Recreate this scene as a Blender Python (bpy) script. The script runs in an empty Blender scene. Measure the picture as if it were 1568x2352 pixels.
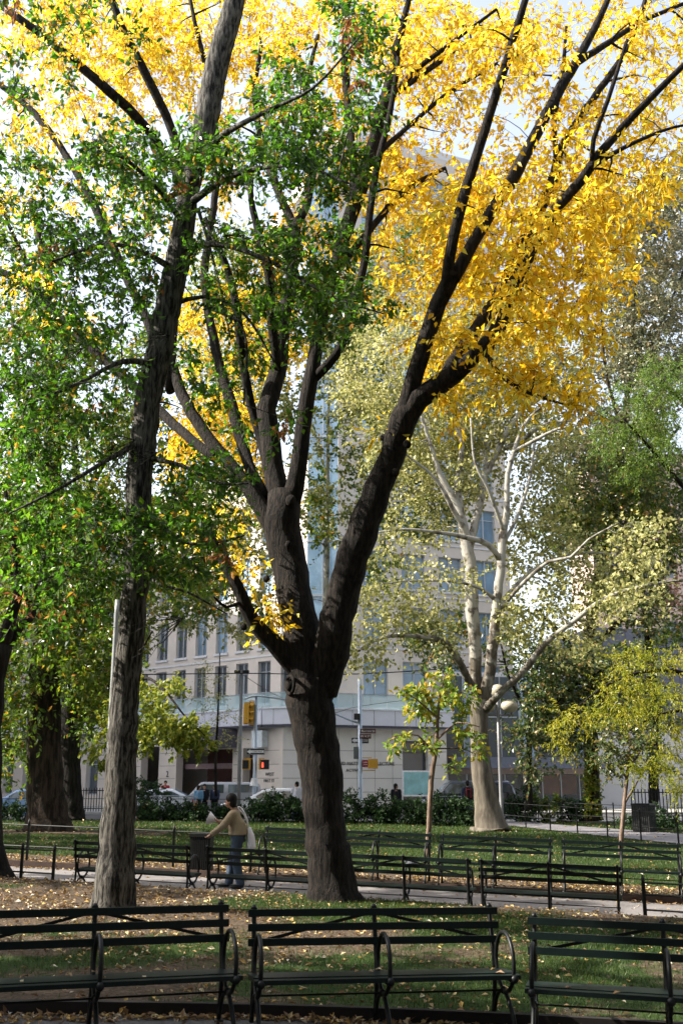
import bpy, math, random
import numpy as np
from mathutils import Matrix, Vector, Euler
random.seed(7); RNG = np.random.default_rng(7)
S = bpy.context.scene; COL = S.collection
# ------------------------------------------------------------------ camera, light, exposure
F, HY, CX, CY, CZ = 2425.0, 1800.0, 784.0, 1176.0, 1.8      # picture frame of 1568 x 2352 units
PITCH = math.atan((HY - CY) / F)
cam = bpy.data.cameras.new('camera'); camo = bpy.data.objects.new('camera', cam); COL.objects.link(camo)
cam.sensor_fit = 'HORIZONTAL'; cam.sensor_width = 36; cam.lens = 36 * F / 1568
cam.clip_end = 2000; cam.clip_start = .1
camo.location = (0, 0, CZ); camo.rotation_euler = (math.pi / 2 + PITCH, 0, 0); S.camera = camo
cam.dof.use_dof = True; cam.dof.focus_distance = 15.5; cam.dof.aperture_fstop = 7.0
SUN_EL, SUN_AZ = math.radians(37), math.radians(-2)          # sun stands to the left, a touch beyond the trees
sv = Vector((-math.cos(SUN_EL) * math.cos(SUN_AZ), math.cos(SUN_EL) * math.sin(SUN_AZ), math.sin(SUN_EL)))
sl = bpy.data.lights.new('sun', 'SUN'); sl.energy = 5.0; sl.angle = math.radians(.5); sl.color = (1, .93, .82)
so = bpy.data.objects.new('sun', sl); COL.objects.link(so); so.rotation_euler = sv.to_track_quat('Z', 'Y').to_euler()
W = bpy.data.worlds.new('World'); S.world = W; W.use_nodes = True
nt = W.node_tree; bg = nt.nodes['Background']; sk = nt.nodes.new('ShaderNodeTexSky'); sk.sky_type = 'NISHITA'
sk.sun_disc = False; sk.sun_elevation = SUN_EL; sk.sun_rotation = math.atan2(sv.x, sv.y)
sk.dust_density = 2.5; sk.air_density = 1.0; sk.ozone_density = .6
hs = nt.nodes.new('ShaderNodeHueSaturation'); hs.inputs['Saturation'].default_value = .5; hs.inputs['Value'].default_value = 1.4     # sky paled and brightened toward overexposed white
nt.links.new(sk.outputs[0], hs.inputs['Color']); nt.links.new(hs.outputs[0], bg.inputs[0]); bg.inputs[1].default_value = .105
S.view_settings.view_transform = 'Standard'; S.view_settings.look = 'None'; S.view_settings.gamma = 1
S.view_settings.exposure = 1.6
S.render.engine = 'CYCLES'; S.cycles.max_bounces = 6; S.cycles.transparent_max_bounces = 6
S.cycles.caustics_reflective = False; S.cycles.caustics_refractive = False

# ------------------------------------------------------------------ helpers
cp, sp_ = math.cos(PITCH), math.sin(PITCH)
def at(px, py, Y):
    dx, dv = px - CX, CY - py
    ry = F * cp - dv * sp_; rz = F * sp_ + dv * cp
    return Vector((dx / ry * Y, Y, CZ + rz / ry * Y))
def sm(t): t = np.clip(t, 0, 1); return t * t * (3 - 2 * t)
def yn(x): return 9.02 - .03 * np.minimum(np.abs(x), 6) ** 2
def ypath(yp, x): return yp - .27 * np.clip(x, -12, 12)
def gz(x, y):
    x = np.asarray(x, float); y = np.asarray(y, float)
    fade = np.interp(y, [0, 22, 46, 55], [1, 1, .35, 0])
    s = -.03 * np.clip(x, -9, 9) * fade
    a = yn(x); e = ypath(16.35, x); yp = y + .27 * np.clip(x, -12, 12)
    t = (y - a) / np.maximum(e - a, .1)
    lawn = .05 + .14 * sm(t * 1.15)
    b = np.where(y < a, 0, lawn)
    b = np.where(yp > 16.35, .19 + (-.08 - .19) * sm((yp - 16.35) / .3), b)
    b = np.where(yp > 16.65, -.08 + .06 * (yp - 16.65) / 3.9, b)
    b = np.where(yp > 20.55, -.02 + .10 * sm((yp - 20.55) / .12), b)
    b = np.where(yp > 20.7, .08 + .06 * sm((yp - 20.7) / 12), b)
    b = np.where(y > 50, .14 - .09 * sm((y - 50) / 2), b)
    return s + b
def g(x, y): return float(gz(x, y))
def link(o, parent=None):
    COL.objects.link(o)
    if parent is not None: o.parent = parent
    return o
def tag(o, label=None, cat=None, group=None, kind=None):
    if label: o['label'] = label
    if cat: o['category'] = cat
    if group: o['group'] = group
    if kind: o['kind'] = kind
    return o
def empty(name, loc=(0, 0, 0), rz=0, label=None, cat=None, group=None):
    o = bpy.data.objects.new(name, None); o.location = loc; o.rotation_euler = (0, 0, rz); o.empty_display_size = .2
    link(o); return tag(o, label, cat, group)
def copy_tree(o, parent=None):
    c = o.copy(); COL.objects.link(c)
    if parent is not None: c.parent = parent
    for ch in list(o.children): copy_tree(ch, c)
    return c
def np_mesh(name, V, Fs, smooth=False):
    """V (n,3); Fs (m,k) all same k, or list of such arrays"""
    me = bpy.data.meshes.new(name); V = np.asarray(V, np.float32)
    if not isinstance(Fs, list): Fs = [Fs]
    Fs = [np.asarray(f, np.int32) for f in Fs if len(f)]
    loops = np.concatenate([f.ravel() for f in Fs]); tot = np.concatenate([np.full(len(f), f.shape[1], np.int32) for f in Fs])
    me.vertices.add(len(V)); me.vertices.foreach_set('co', V.ravel())
    me.loops.add(len(loops)); me.loops.foreach_set('vertex_index', loops)
    st = np.concatenate([[0], np.cumsum(tot)[:-1]]).astype(np.int32)
    me.polygons.add(len(tot)); me.polygons.foreach_set('loop_start', st); me.polygons.foreach_set('loop_total', tot)
    me.polygons.foreach_set('use_smooth', np.full(len(tot), smooth))
    me.update(calc_edges=True); me.validate(); return me
class MB:
    def __init__(s): s.v = []; s.q = []; s.t = []; s.n = []; s.c = 0; s.sm = False
    def add(s, V, quads=(), tris=(), ngons=()):
        V = np.asarray(V, float).reshape(-1, 3); o = s.c
        s.v.append(V); s.c += len(V)
        if len(quads): s.q.append(np.asarray(quads, int) + o)
        if len(tris): s.t.append(np.asarray(tris, int) + o)
        for n in ngons: s.n.append(np.asarray([n], int) + o)
    def box(s, x0, x1, y0, y1, z0, z1, M=None):
        V = np.array([[x, y, z] for z in (z0, z1) for (x, y) in ((x0, y0), (x1, y0), (x1, y1), (x0, y1))], float)
        if M is not None: V = np.array([M @ Vector(v) for v in V])
        s.add(V, [[0, 3, 2, 1], [4, 5, 6, 7], [0, 1, 5, 4], [1, 2, 6, 5], [2, 3, 7, 6], [3, 0, 4, 7]]); return s
    def beam(s, a, b, w, h):                # box between two points; w across, h up
        a = Vector(a); b = Vector(b); d = (b - a); L = d.length; d = d / L
        up = Vector((0, 0, 1)) if abs(d.z) < .95 else Vector((0, 1, 0))
        sd = d.cross(up).normalized(); up = sd.cross(d)
        V = [p + sd * i * w / 2 + up * j * h / 2 for p in (a, b) for (i, j) in ((-1, -1), (1, -1), (1, 1), (-1, 1))]
        s.add(V, [[0, 1, 2, 3][::-1], [4, 5, 6, 7], [0, 1, 5, 4], [1, 2, 6, 5], [2, 3, 7, 6], [3, 0, 4, 7]]); return s
    def tube(s, P, R, n=8, cap=True, rough=0, flare=None):
        P = np.asarray(P, float); m = len(P); R = np.broadcast_to(np.asarray(R, float), (m,))
        T = np.gradient(P, axis=0); T /= np.linalg.norm(T, axis=1)[:, None] + 1e-9
        ref = np.array([1., 0, 0]) if abs(T[0][0]) < .9 else np.array([0, 1., 0])
        U = []
        u = ref - T[0] * ref.dot(T[0]); u /= np.linalg.norm(u)
        for i in range(m):
            u = u - T[i] * u.dot(T[i]); u /= np.linalg.norm(u) + 1e-9; U.append(u)
        U = np.array(U); Wv = np.cross(T, U); a = np.arange(n) / n * 2 * math.pi
        rr = R[:, None] * np.ones((m, n))
        if rough:
            ph = RNG.random(6) * 6.28
            k = np.arange(m)[:, None] * .35
            rr = rr * (1 + rough * (np.sin(2 * a[None] + ph[0] + k * .7) * .5 + np.sin(3 * a[None] + ph[1] - k) * .35 + .5 * np.sin(k * 1.9 + ph[2]) * .4 + RNG.normal(0, .22, (m, n))))
        if flare is not None: rr = rr * flare(np.arange(m)[:, None] / (m - 1), a[None])
        V = P[:, None] + rr[..., None] * (U[:, None] * np.cos(a)[None, :, None] + Wv[:, None] * np.sin(a)[None, :, None])
        i = np.arange(m - 1)[:, None] * n; j = np.arange(n)[None]; j2 = (j + 1) % n
        Q = np.stack([i + j, i + j2, i + n + j2, i + n + j], -1).reshape(-1, 4)
        s.add(V.reshape(-1, 3), Q, ngons=[list(range(n))[::-1], list(range((m - 1) * n, m * n))] if cap else [])
        return s
    def cyl(s, a, b, r, r2=None, n=12): return s.tube([a, b], [r, r if r2 is None else r2], n)
    def lathe(s, prof, c=(0, 0, 0), n=16):   # prof [(r,z)]
        a = np.arange(n) / n * 2 * math.pi; P = np.array(prof, float); m = len(P)
        V = np.stack([P[:, 0:1] * np.cos(a), P[:, 0:1] * np.sin(a), P[:, 1:2] * np.ones(n)], -1) + np.array(c)
        i = np.arange(m - 1)[:, None] * n; j = np.arange(n)[None]; j2 = (j + 1) % n
        s.add(V.reshape(-1, 3), np.stack([i + j, i + j2, i + n + j2, i + n + j], -1).reshape(-1, 4),
              ngons=[list(range(n))[::-1], list(range((m - 1) * n, m * n))]); return s
    def ball(s, c, r, n=12, m=8):
        r = np.broadcast_to(np.asarray(r, float), (3,)); th = np.linspace(.02, math.pi - .02, m)
        a = np.arange(n) / n * 2 * math.pi
        V = np.stack([np.sin(th)[:, None] * np.cos(a), np.sin(th)[:, None] * np.sin(a), -np.cos(th)[:, None] * np.ones(n)], -1) * r + np.array(c)
        i = np.arange(m - 1)[:, None] * n; j = np.arange(n)[None]; j2 = (j + 1) % n
        s.add(V.reshape(-1, 3), np.stack([i + j, i + j2, i + n + j2, i + n + j], -1).reshape(-1, 4),
              ngons=[list(range(n))[::-1], list(range((m - 1) * n, m * n))]); return s
    def prism(s, poly, z0, z1):              # poly [(x,y)] extruded in z
        n = len(poly); V = [(x, y, z) for z in (z0, z1) for x, y in poly]
        s.add(V, [[i, (i + 1) % n, n + (i + 1) % n, n + i] for i in range(n)], ngons=[list(range(n))[::-1], list(range(n, 2 * n))]); return s
    def build(s, name, mat, parent=None, smooth=False, M=None):
        Fs = []
        if s.q: Fs.append(np.concatenate(s.q))
        if s.t: Fs.append(np.concatenate(s.t))
        by = {}
        for n in s.n: by.setdefault(n.shape[1], []).append(n)
        for k in by: Fs.append(np.concatenate(by[k]))
        V = np.concatenate(s.v)
        if M is not None: V = np.array([M @ Vector(v) for v in V])
        me = np_mesh(name, V, Fs, smooth); me.materials.append(mat)
        return link(bpy.data.objects.new(name, me), parent)
def crom(P, step=.25):
    """smooth resample of rows [x,y,z,r]"""
    P = np.asarray(P, float); out = []
    Q = np.vstack([2 * P[0] - P[1], P, 2 * P[-1] - P[-2]])
    for i in range(1, len(Q) - 2):
        L = np.linalg.norm(Q[i + 1][:3] - Q[i][:3]); n = max(2, int(L / step))
        t = (np.arange(n) / n)[:, None]
        out.append(.5 * ((2 * Q[i]) + (-Q[i - 1] + Q[i + 1]) * t + (2 * Q[i - 1] - 5 * Q[i] + 4 * Q[i + 1] - Q[i + 2]) * t ** 2 + (-Q[i - 1] + 3 * Q[i] - 3 * Q[i + 1] + Q[i + 2]) * t ** 3))
    out.append(P[-1:]); return np.vstack(out)
# ------------------------------------------------------------------ materials
MATS = {}
def newmat(name):
    m = bpy.data.materials.new(name); m.use_nodes = True; return m, m.node_tree, m.node_tree.nodes['Principled BSDF']
def N(t, k, **kw):
    n = t.nodes.new(k)
    for a, b in kw.items(): setattr(n, a, b)
    return n
def ramp(t, stops, src=None, interp='LINEAR'):
    r = N(t, 'ShaderNodeValToRGB'); r.color_ramp.interpolation = interp
    e = r.color_ramp.elements
    while len(e) < len(stops): e.new(.5)
    for i, (p, c) in enumerate(stops): e[i].position = p; e[i].color = (*c, 1)
    if src is not None: t.links.new(src, r.inputs[0])
    return r
def noise(t, scale, detail=4, vec=None, sc=None, rough=.6):
    n = N(t, 'ShaderNodeTexNoise'); n.inputs['Scale'].default_value = scale; n.inputs['Detail'].default_value = detail
    n.inputs['Roughness'].default_value = rough
    tc = N(t, 'ShaderNodeTexCoord'); src = tc.outputs['Object']
    if sc:
        mp = N(t, 'ShaderNodeMapping'); mp.inputs['Scale'].default_value = sc; t.links.new(src, mp.inputs[0]); src = mp.outputs[0]
    t.links.new(src, n.inputs['Vector']); return n
def simple(name, col, rough=.6, metal=0, var=.18, scale=6, spec=.5, bump=0, sc=None):
    if name in MATS: return MATS[name]
    m, t, b = newmat(name); n = noise(t, scale, 5, sc=sc)
    r = ramp(t, [(.25, tuple(c * (1 - var) for c in col)), (.75, tuple(min(1, c * (1 + var)) for c in col))], n.outputs[0])
    t.links.new(r.outputs[0], b.inputs['Base Color'])
    b.inputs['Roughness'].default_value = rough; b.inputs['Metallic'].default_value = metal
    b.inputs['Specular IOR Level'].default_value = spec
    if bump:
        n2 = noise(t, scale * 5, 4, sc=sc); bp = N(t, 'ShaderNodeBump'); bp.inputs['Strength'].default_value = bump; bp.inputs['Distance'].default_value = .02
        t.links.new(n2.outputs[0], bp.inputs['Height']); t.links.new(bp.outputs[0], b.inputs['Normal'])
    MATS[name] = m; return m
def leafmat(name, stops, trans=.5, rough=.45, spec=.35, nscale=.6, tint=(1, 1, 1), tcol=None):
    m, t, b = newmat(name); ge = N(t, 'ShaderNodeNewGeometry')
    r = ramp(t, stops, ge.outputs['Random Per Island'])
    n = noise(t, nscale, 2); mx = N(t, 'ShaderNodeMixRGB', blend_type='MULTIPLY')
    r2 = ramp(t, [(.35, (1, 1, 1)), (.65, tint)], n.outputs[0]); mx.inputs[0].default_value = 1
    t.links.new(r.outputs[0], mx.inputs[1]); t.links.new(r2.outputs[0], mx.inputs[2])
    t.links.new(mx.outputs[0], b.inputs['Base Color']); b.inputs['Roughness'].default_value = rough
    b.inputs['Specular IOR Level'].default_value = spec
    tr = N(t, 'ShaderNodeBsdfTranslucent'); ms = N(t, 'ShaderNodeMixShader'); ms.inputs[0].default_value = trans
    if tcol:
        m2 = N(t, 'ShaderNodeMixRGB', blend_type='MULTIPLY'); m2.inputs[0].default_value = 1; m2.inputs[2].default_value = (*tcol, 1)
        t.links.new(mx.outputs[0], m2.inputs[1]); t.links.new(m2.outputs[0], tr.inputs[0])
    else: t.links.new(mx.outputs[0], tr.inputs[0])
    t.links.new(b.outputs[0], ms.inputs[1]); t.links.new(tr.outputs[0], ms.inputs[2])
    t.links.new(ms.outputs[0], t.nodes['Material Output'].inputs[0]); return m
def barkmat(name, c0, c1, freq=14, bump=.8, patch=None, dist=.05):
    m, t, b = newmat(name)
    n = noise(t, freq, 6, sc=(1, 1, .16), rough=.65); w = noise(t, freq * 3, 5, sc=(1, 1, .4))
    r = ramp(t, [(.42, c0), (.60, c1)], n.outputs[0])
    out = r.outputs[0]
    if patch:
        n3 = noise(t, 2.2, 5); tc_ = N(t, 'ShaderNodeTexCoord'); sx_ = N(t, 'ShaderNodeSeparateXYZ'); t.links.new(tc_.outputs['Object'], sx_.inputs[0])
        mr = N(t, 'ShaderNodeMapRange'); mr.inputs[1].default_value = 1; mr.inputs[2].default_value = 9; mr.inputs[3].default_value = -.26; mr.inputs[4].default_value = .05
        t.links.new(sx_.outputs[2], mr.inputs[0]); a2 = N(t, 'ShaderNodeMath', operation='ADD'); t.links.new(n3.outputs[0], a2.inputs[0]); t.links.new(mr.outputs[0], a2.inputs[1])
        vr = ramp(t, [(.44, (0, 0, 0)), (.54, (1, 1, 1))], a2.outputs[0])
        mx = N(t, 'ShaderNodeMixRGB'); mx.inputs[2].default_value = (*patch, 1)
        t.links.new(vr.outputs[0], mx.inputs[0]); t.links.new(out, mx.inputs[1]); out = mx.outputs[0]
    t.links.new(out, b.inputs['Base Color']); b.inputs['Roughness'].default_value = .9; b.inputs['Specular IOR Level'].default_value = .2
    ad = N(t, 'ShaderNodeMath', operation='ADD'); t.links.new(n.outputs[0], ad.inputs[0])
    ml = N(t, 'ShaderNodeMath', operation='MULTIPLY'); ml.inputs[1].default_value = .35; t.links.new(w.outputs[0], ml.inputs[0]); t.links.new(ml.outputs[0], ad.inputs[1])
    bp = N(t, 'ShaderNodeBump'); bp.inputs['Strength'].default_value = bump; bp.inputs['Distance'].default_value = dist
    t.links.new(ad.outputs[0], bp.inputs['Height']); t.links.new(bp.outputs[0], b.inputs['Normal']); return m
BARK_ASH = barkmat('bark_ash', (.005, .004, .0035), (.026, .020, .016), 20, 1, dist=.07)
BARK_OAK = barkmat('bark_oak', (.009, .008, .007), (.12, .112, .097), 22, .8, dist=.05)
BARK_DARK = barkmat('bark_dark', (.006, .005, .0045), (.026, .021, .017), 12, 1)
BARK_BROWN = barkmat('bark_brown', (.012, .009, .006), (.055, .038, .026), 9, 1, dist=.09)
BARK_SYC = barkmat('bark_sycamore', (.07, .058, .045), (.15, .13, .10), 5, .4, (.29, .275, .235))
BARK_SAP = barkmat('bark_sapling', (.09, .06, .046), (.20, .145, .11), 20, .4)
L_YEL = leafmat('leaf_yellow', [(0, (.60, .30, .012)), (.08, (.78, .46, .015)), (.5, (.86, .60, .028)), (.85, (.88, .70, .07)), (1, (.72, .70, .12))], .62, .4, .35, .35, (.95, .97, .9))
L_OAK = leafmat('leaf_oak', [(0, (.025, .062, .012)), (.45, (.05, .115, .018)), (.8, (.095, .18, .026)), (.95, (.17, .25, .035)), (.975, (.28, .13, .03)), (1, (.38, .2, .04))], .5, .32, .45, .8, (1.0, .9, .7), (1.5, 1.9, .8))
L_OAK2 = leafmat('leaf_oak_far', [(0, (.035, .075, .014)), (.5, (.075, .13, .02)), (.85, (.14, .20, .03)), (.93, (.22, .24, .04)), (.96, (.34, .16, .03)), (1, (.45, .28, .05))], .45, .35, .5, .25, (1.3, .95, .5), (1.5, 1.7, .7))
L_SYC = leafmat('leaf_sycamore', [(0, (.17, .19, .06)), (.4, (.36, .35, .12)), (.75, (.54, .50, .18)), (1, (.66, .58, .26))], .5, .4, .4, .4, (.75, .8, .75))
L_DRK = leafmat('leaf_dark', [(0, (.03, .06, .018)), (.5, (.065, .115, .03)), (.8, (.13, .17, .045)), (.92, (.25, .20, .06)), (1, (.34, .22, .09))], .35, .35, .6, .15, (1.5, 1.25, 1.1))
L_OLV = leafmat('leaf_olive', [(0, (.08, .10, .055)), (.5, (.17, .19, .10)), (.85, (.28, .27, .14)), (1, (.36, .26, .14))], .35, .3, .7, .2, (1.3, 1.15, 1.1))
L_LOC = leafmat('leaf_locust', [(0, (.22, .25, .02)), (.5, (.42, .40, .03)), (1, (.62, .50, .05))], .55, .4, .4, .7, (.7, .85, .6))
L_FEA = leafmat('leaf_feather', [(0, (.06, .14, .02)), (.5, (.12, .22, .03)), (1, (.2, .3, .05))], .5, .4, .4, .7, (1.2, 1, .7))
L_SAP = leafmat('leaf_sapling', [(0, (.10, .19, .03)), (.5, (.24, .32, .04)), (.8, (.52, .46, .05)), (1, (.62, .36, .05))], .5, .35, .5, 1.5, (.8, .9, .7))
L_MAP = leafmat('leaf_maple', [(0, (.10, .15, .02)), (.6, (.22, .26, .03)), (1, (.38, .36, .04))], .5, .4, .3, 1)
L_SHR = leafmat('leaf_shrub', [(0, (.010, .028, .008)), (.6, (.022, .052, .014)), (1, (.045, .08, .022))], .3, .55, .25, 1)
L_PNK = leafmat('leaf_pink', [(0, (.4, .2, .14)), (1, (.6, .36, .26))], .5)
L_BWN = leafmat('leaf_dead', [(0, (.20, .07, .025)), (.6, (.34, .14, .04)), (1, (.5, .27, .07))], .4)
L_LIT = leafmat('leaf_litter', [(0, (.09, .05, .025)), (.35, (.20, .12, .06)), (.6, (.34, .23, .12)), (.8, (.48, .32, .09)), (.92, (.50, .42, .25)), (1, (.52, .48, .42))], .15, .6, .3, 1)
GRASS = leafmat('grass_blade', [(0, (.02, .045, .010)), (.6, (.04, .085, .016)), (1, (.09, .13, .03))], .4, .5, .3, .5, (1.3, 1.1, .8))
BENCH = simple('bench_green_paint', (.004, .010, .009), .45, 0, .3, 30, .25)
BIRON = simple('bench_cast_iron', (.004, .005, .0055), .45, 0, .3, 20, .3)
FENCE = simple('fence_black_paint', (.005, .0055, .0055), .5, 0, .2, 10, .3)
# ------------------------------------------------------------------ ground
def ground_mat():
    m, t, b = newmat('lawn'); at_ = N(t, 'ShaderNodeAttribute', attribute_name='grass')
    n1 = noise(t, 3, 6); n2 = noise(t, 24, 5)
    dirt = ramp(t, [(.3, (.03, .022, .015)), (.55, (.085, .062, .044)), (.8, (.165, .13, .092))], n2.outputs[0])
    gr = ramp(t, [(.3, (.012, .024, .007)), (.6, (.028, .048, .012)), (.8, (.055, .068, .02))], n2.outputs[0])
    ad = N(t, 'ShaderNodeMath', operation='ADD'); t.links.new(at_.outputs['Fac'], ad.inputs[0])
    ml = N(t, 'ShaderNodeMath', operation='MULTIPLY_ADD'); ml.inputs[1].default_value = 1.4; ml.inputs[2].default_value = -.7; t.links.new(n1.outputs[0], ml.inputs[0]); t.links.new(ml.outputs[0], ad.inputs[1])
    cr = ramp(t, [(.4, (0, 0, 0)), (.6, (1, 1, 1))], ad.outputs[0]); mx = N(t, 'ShaderNodeMixRGB')
    t.links.new(cr.outputs[0], mx.inputs[0]); t.links.new(dirt.outputs[0], mx.inputs[1]); t.links.new(gr.outputs[0], mx.inputs[2])
    t.links.new(mx.outputs[0], b.inputs['Base Color']); b.inputs['Roughness'].default_value = .95; b.inputs['Specular IOR Level'].default_value = .1
    bp = N(t, 'ShaderNodeBump'); bp.inputs['Strength'].default_value = .8; bp.inputs['Distance'].default_value = .03
    t.links.new(n2.outputs[0], bp.inputs['Height']); t.links.new(bp.outputs[0], b.inputs['Normal']); return m
def grassmask(x, y):
    w = .5 + .25 * np.sin(x * 1.1 + 1.3 * np.sin(y * .9)) + .2 * np.sin(y * 1.7 + x * .6 + 2) + .15 * np.sin(x * 2.9 - y * 2.1)
    yp = y + .27 * np.clip(x, -12, 12)
    left = np.clip((-x - 1.2) / 2.5, 0, 1) * (y > 11)            # bare leaf-strewn soil on the left
    w = w + .12 - .75 * left * (yp < 16.4)
    w = np.where((yp > 20.5) & (yp < 22.6), .15 + .2 * (x > 4), w)
    w = np.where(yp > 22.6, w + .45, w)
    w = np.where((x < -5.5) & (yp > 22) & (y < 36.5) & (y > 33), .1, w)
    return np.clip(w, 0, 1)
def asphalt(name, c, sp=.25):
    m, t, b = newmat(name); n = noise(t, 40, 4); n2 = noise(t, 1.3, 5)
    r = ramp(t, [(.3, tuple(v * .75 for v in c)), (.7, tuple(v * 1.25 for v in c))], n.outputs[0])
    r2 = ramp(t, [(.35, (.75, .75, .75)), (.65, (1.15, 1.12, 1.08))], n2.outputs[0])
    mx = N(t, 'ShaderNodeMixRGB', blend_type='MULTIPLY'); mx.inputs[0].default_value = 1
    t.links.new(r.outputs[0], mx.inputs[1]); t.links.new(r2.outputs[0], mx.inputs[2]); t.links.new(mx.outputs[0], b.inputs['Base Color'])
    b.inputs['Roughness'].default_value = .85; b.inputs['Specular IOR Level'].default_value = sp
    bp = N(t, 'ShaderNodeBump'); bp.inputs['Strength'].default_value = .4; bp.inputs['Distance'].default_value = .01
    t.links.new(n.outputs[0], bp.inputs['Height']); t.links.new(bp.outputs[0], b.inputs['Normal']); return m
def sheet(name, X, Yf, mat, dz=0, kind='structure', attr=None):
    """X (n,), Yf(x)->(n,m) rows of y; surface on the terrain"""
    XX = np.repeat(X[:, None], Yf.shape[1], 1); Z = gz(XX, Yf) + dz
    n, m = Yf.shape; i = np.arange(n - 1)[:, None] * m; j = np.arange(m - 1)[None]
    me = np_mesh(name, np.stack([XX, Yf, Z], -1).reshape(-1, 3), np.stack([i + j, i + m + j, i + m + j + 1, i + j + 1], -1).reshape(-1, 4), True)
    me.materials.append(mat); o = link(bpy.data.objects.new(name, me)); o['kind'] = kind
    if attr is not None:
        a = me.attributes.new('grass', 'FLOAT', 'POINT'); a.data.foreach_set('value', attr(XX, Yf).astype(np.float32).ravel())
    return o
X = np.concatenate([np.linspace(-400, -14, 14), np.linspace(-12, 14, 140), np.linspace(16, 400, 14)])
def tworow(a, b, n): return np.linspace(0, 1, n)[None] * (b - a)[:, None] + a[:, None]
yl = np.concatenate([np.arange(0, 5.5, 1.), np.arange(6, 8.3, .3), np.arange(8.4, 9.3, .06), np.arange(9.5, 13, .2), np.arange(13, 24.5, .08), np.arange(25, 50, 1.), np.arange(50, 53, .5), np.array([56, 60, 70, 90, 130, 200, 400, 900.])])
YY = np.repeat(yl[None], len(X), 0)
ter = sheet('ground', X, YY, ground_mat(), 0, attr=grassmask)
ASP1 = asphalt('path_asphalt', (.085, .082, .085)); ASP2 = asphalt('path_pale', (.17, .16, .16)); ROADM = asphalt('road_asphalt', (.07, .07, .075)); CONC = asphalt('sidewalk_concrete', (.3, .3, .29))
sheet('near_path', X[6:-6], tworow(np.full(len(X[6:-6]), 2.), yn(X[6:-6]) - .02, 14), ASP1, .006)
Xp = np.linspace(-12, 14, 120)
sheet('middle_path', Xp, tworow(ypath(16.68, Xp), ypath(20.5, Xp), 16), ASP2, .008)
Xr = np.linspace(5.0, 30, 60)
SPN = [(6.2, 50), (6.9, 46.5), (8.1, 42.3), (10.5, 34.2), (13, 26)]; SPF = [(8.0, 51), (9.3, 47.2), (10.6, 44), (13.2, 38.2), (17, 31)]
nx, ny = [np.interp(np.linspace(0, 4, 40), range(5), [p[k] for p in SPN]) for k in (0, 1)]; fx, fy = [np.interp(np.linspace(0, 4, 40), range(5), [p[k] for p in SPF]) for k in (0, 1)]
tt_ = np.linspace(0, 1, 8)[None]; gx_ = nx[:, None] * (1 - tt_) + fx[:, None] * tt_; gy_ = ny[:, None] * (1 - tt_) + fy[:, None] * tt_
i_ = np.arange(39)[:, None] * 8; j_ = np.arange(7)[None]
me = np_mesh('side_path', np.stack([gx_, gy_, gz(gx_, gy_) + .03], -1).reshape(-1, 3), np.stack([i_ + j_, i_ + j_ + 1, i_ + j_ + 9, i_ + j_ + 8], -1).reshape(-1, 4)); me.materials.append(asphalt('side_asphalt', (.16, .155, .17)))
o = link(bpy.data.objects.new('side_path', me)); o['kind'] = 'structure'
def on_side(x, y):
    nxx = np.interp(y, [26, 34.2, 42.3, 46.5, 50], [13, 10.5, 8.1, 6.9, 6.2]); fxx = np.interp(y, [31, 38.2, 44, 47.2, 51], [17, 13.2, 10.6, 9.3, 8.0]); return (x > nxx) & (x < fxx)
def strip(name, y0, y1, mat, dz, z=None, x0=-120, x1=120):
    mb = MB(); zz = .05 + dz; mb.box(x0, x1, y0, y1, zz - .3, zz); o = mb.build(name, mat); o['kind'] = 'structure'; return o
strip('park_sidewalk', 51, 53.4, CONC, .05); strip('street', 53.42, 63.6, ROADM, .012); strip('far_sidewalk', 63.62, 110, CONC, .13)
mb = MB(); mb.box(-90, 90, 53.6, 53.75, .05, .068); 
for k in range(-12, 12): mb.box(k * 6, k * 6 + 3, 58.4, 58.52, .05, .066)
o = mb.build('lane_marking', simple('road_paint', (.6, .6, .58), .7)); o['kind'] = 'structure'
# edging of both paths
mb = MB(); xs = np.linspace(-6, 6, 80)
for (f, h, w) in ((lambda x: yn(x), .10, .07),):
    for i in range(len(xs) - 1):
        a, b = xs[i], xs[i + 1]; mb.beam((a, f(a), g(a, f(a) - .1) + .045), (b, f(b), g(b, f(b) - .1) + .045), .07, .11)
o = mb.build('near_kerb', simple('kerb_dark', (.02, .017, .016), .8, 0, .12, 3, .2, .1)); o['kind'] = 'structure'
mb = MB(); xs = np.linspace(-7, 9, 80)
for i in range(len(xs) - 1):
    a, b = xs[i], xs[i + 1]; ya, yb = ypath(20.58, a), ypath(20.58, b)
    mb.beam((a, ya, g(a, ya - .15) + .05), (b, yb, g(b, yb - .15) + .05), .07, .15)
o = mb.build('middle_kerb', simple('kerb_brown', (.05, .03, .023), .7, 0, .35, 8, .3, .1)); o['kind'] = 'structure'
# ------------------------------------------------------------------ leaves
def leaf_arrays(P, D, L, Wd, fold=.25, nrm=None):
    n = len(P); D = D / (np.linalg.norm(D, axis=1)[:, None] + 1e-9)
    if nrm is None: nrm = RNG.normal(0, 1, (n, 3)) + np.array([0, 0, .9])
    s = np.cross(D, nrm); s /= np.linalg.norm(s, axis=1)[:, None] + 1e-9; up = np.cross(s, D)
    L = np.broadcast_to(L, (n,))[:, None]; Wd = np.broadcast_to(Wd, (n,))[:, None]
    f = fold * Wd * .5
    c = P + D * L * .45 
    V = np.stack([P, c + s * Wd * .5 + up * f, P + D * L - up * L * .12, c - s * Wd * .5 + up * f], 1)
    return V
def leaf_obj(name, V, mat, parent=None):
    n = len(V); b = np.arange(n)[:, None] * 4
    T = np.concatenate([b + np.array([[0, 1, 2]]), b + np.array([[0, 2, 3]])], 1).reshape(-1, 3)
    me = np_mesh(name, V.reshape(-1, 3), T); me.materials.append(mat); return link(bpy.data.objects.new(name, me), parent)
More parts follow.
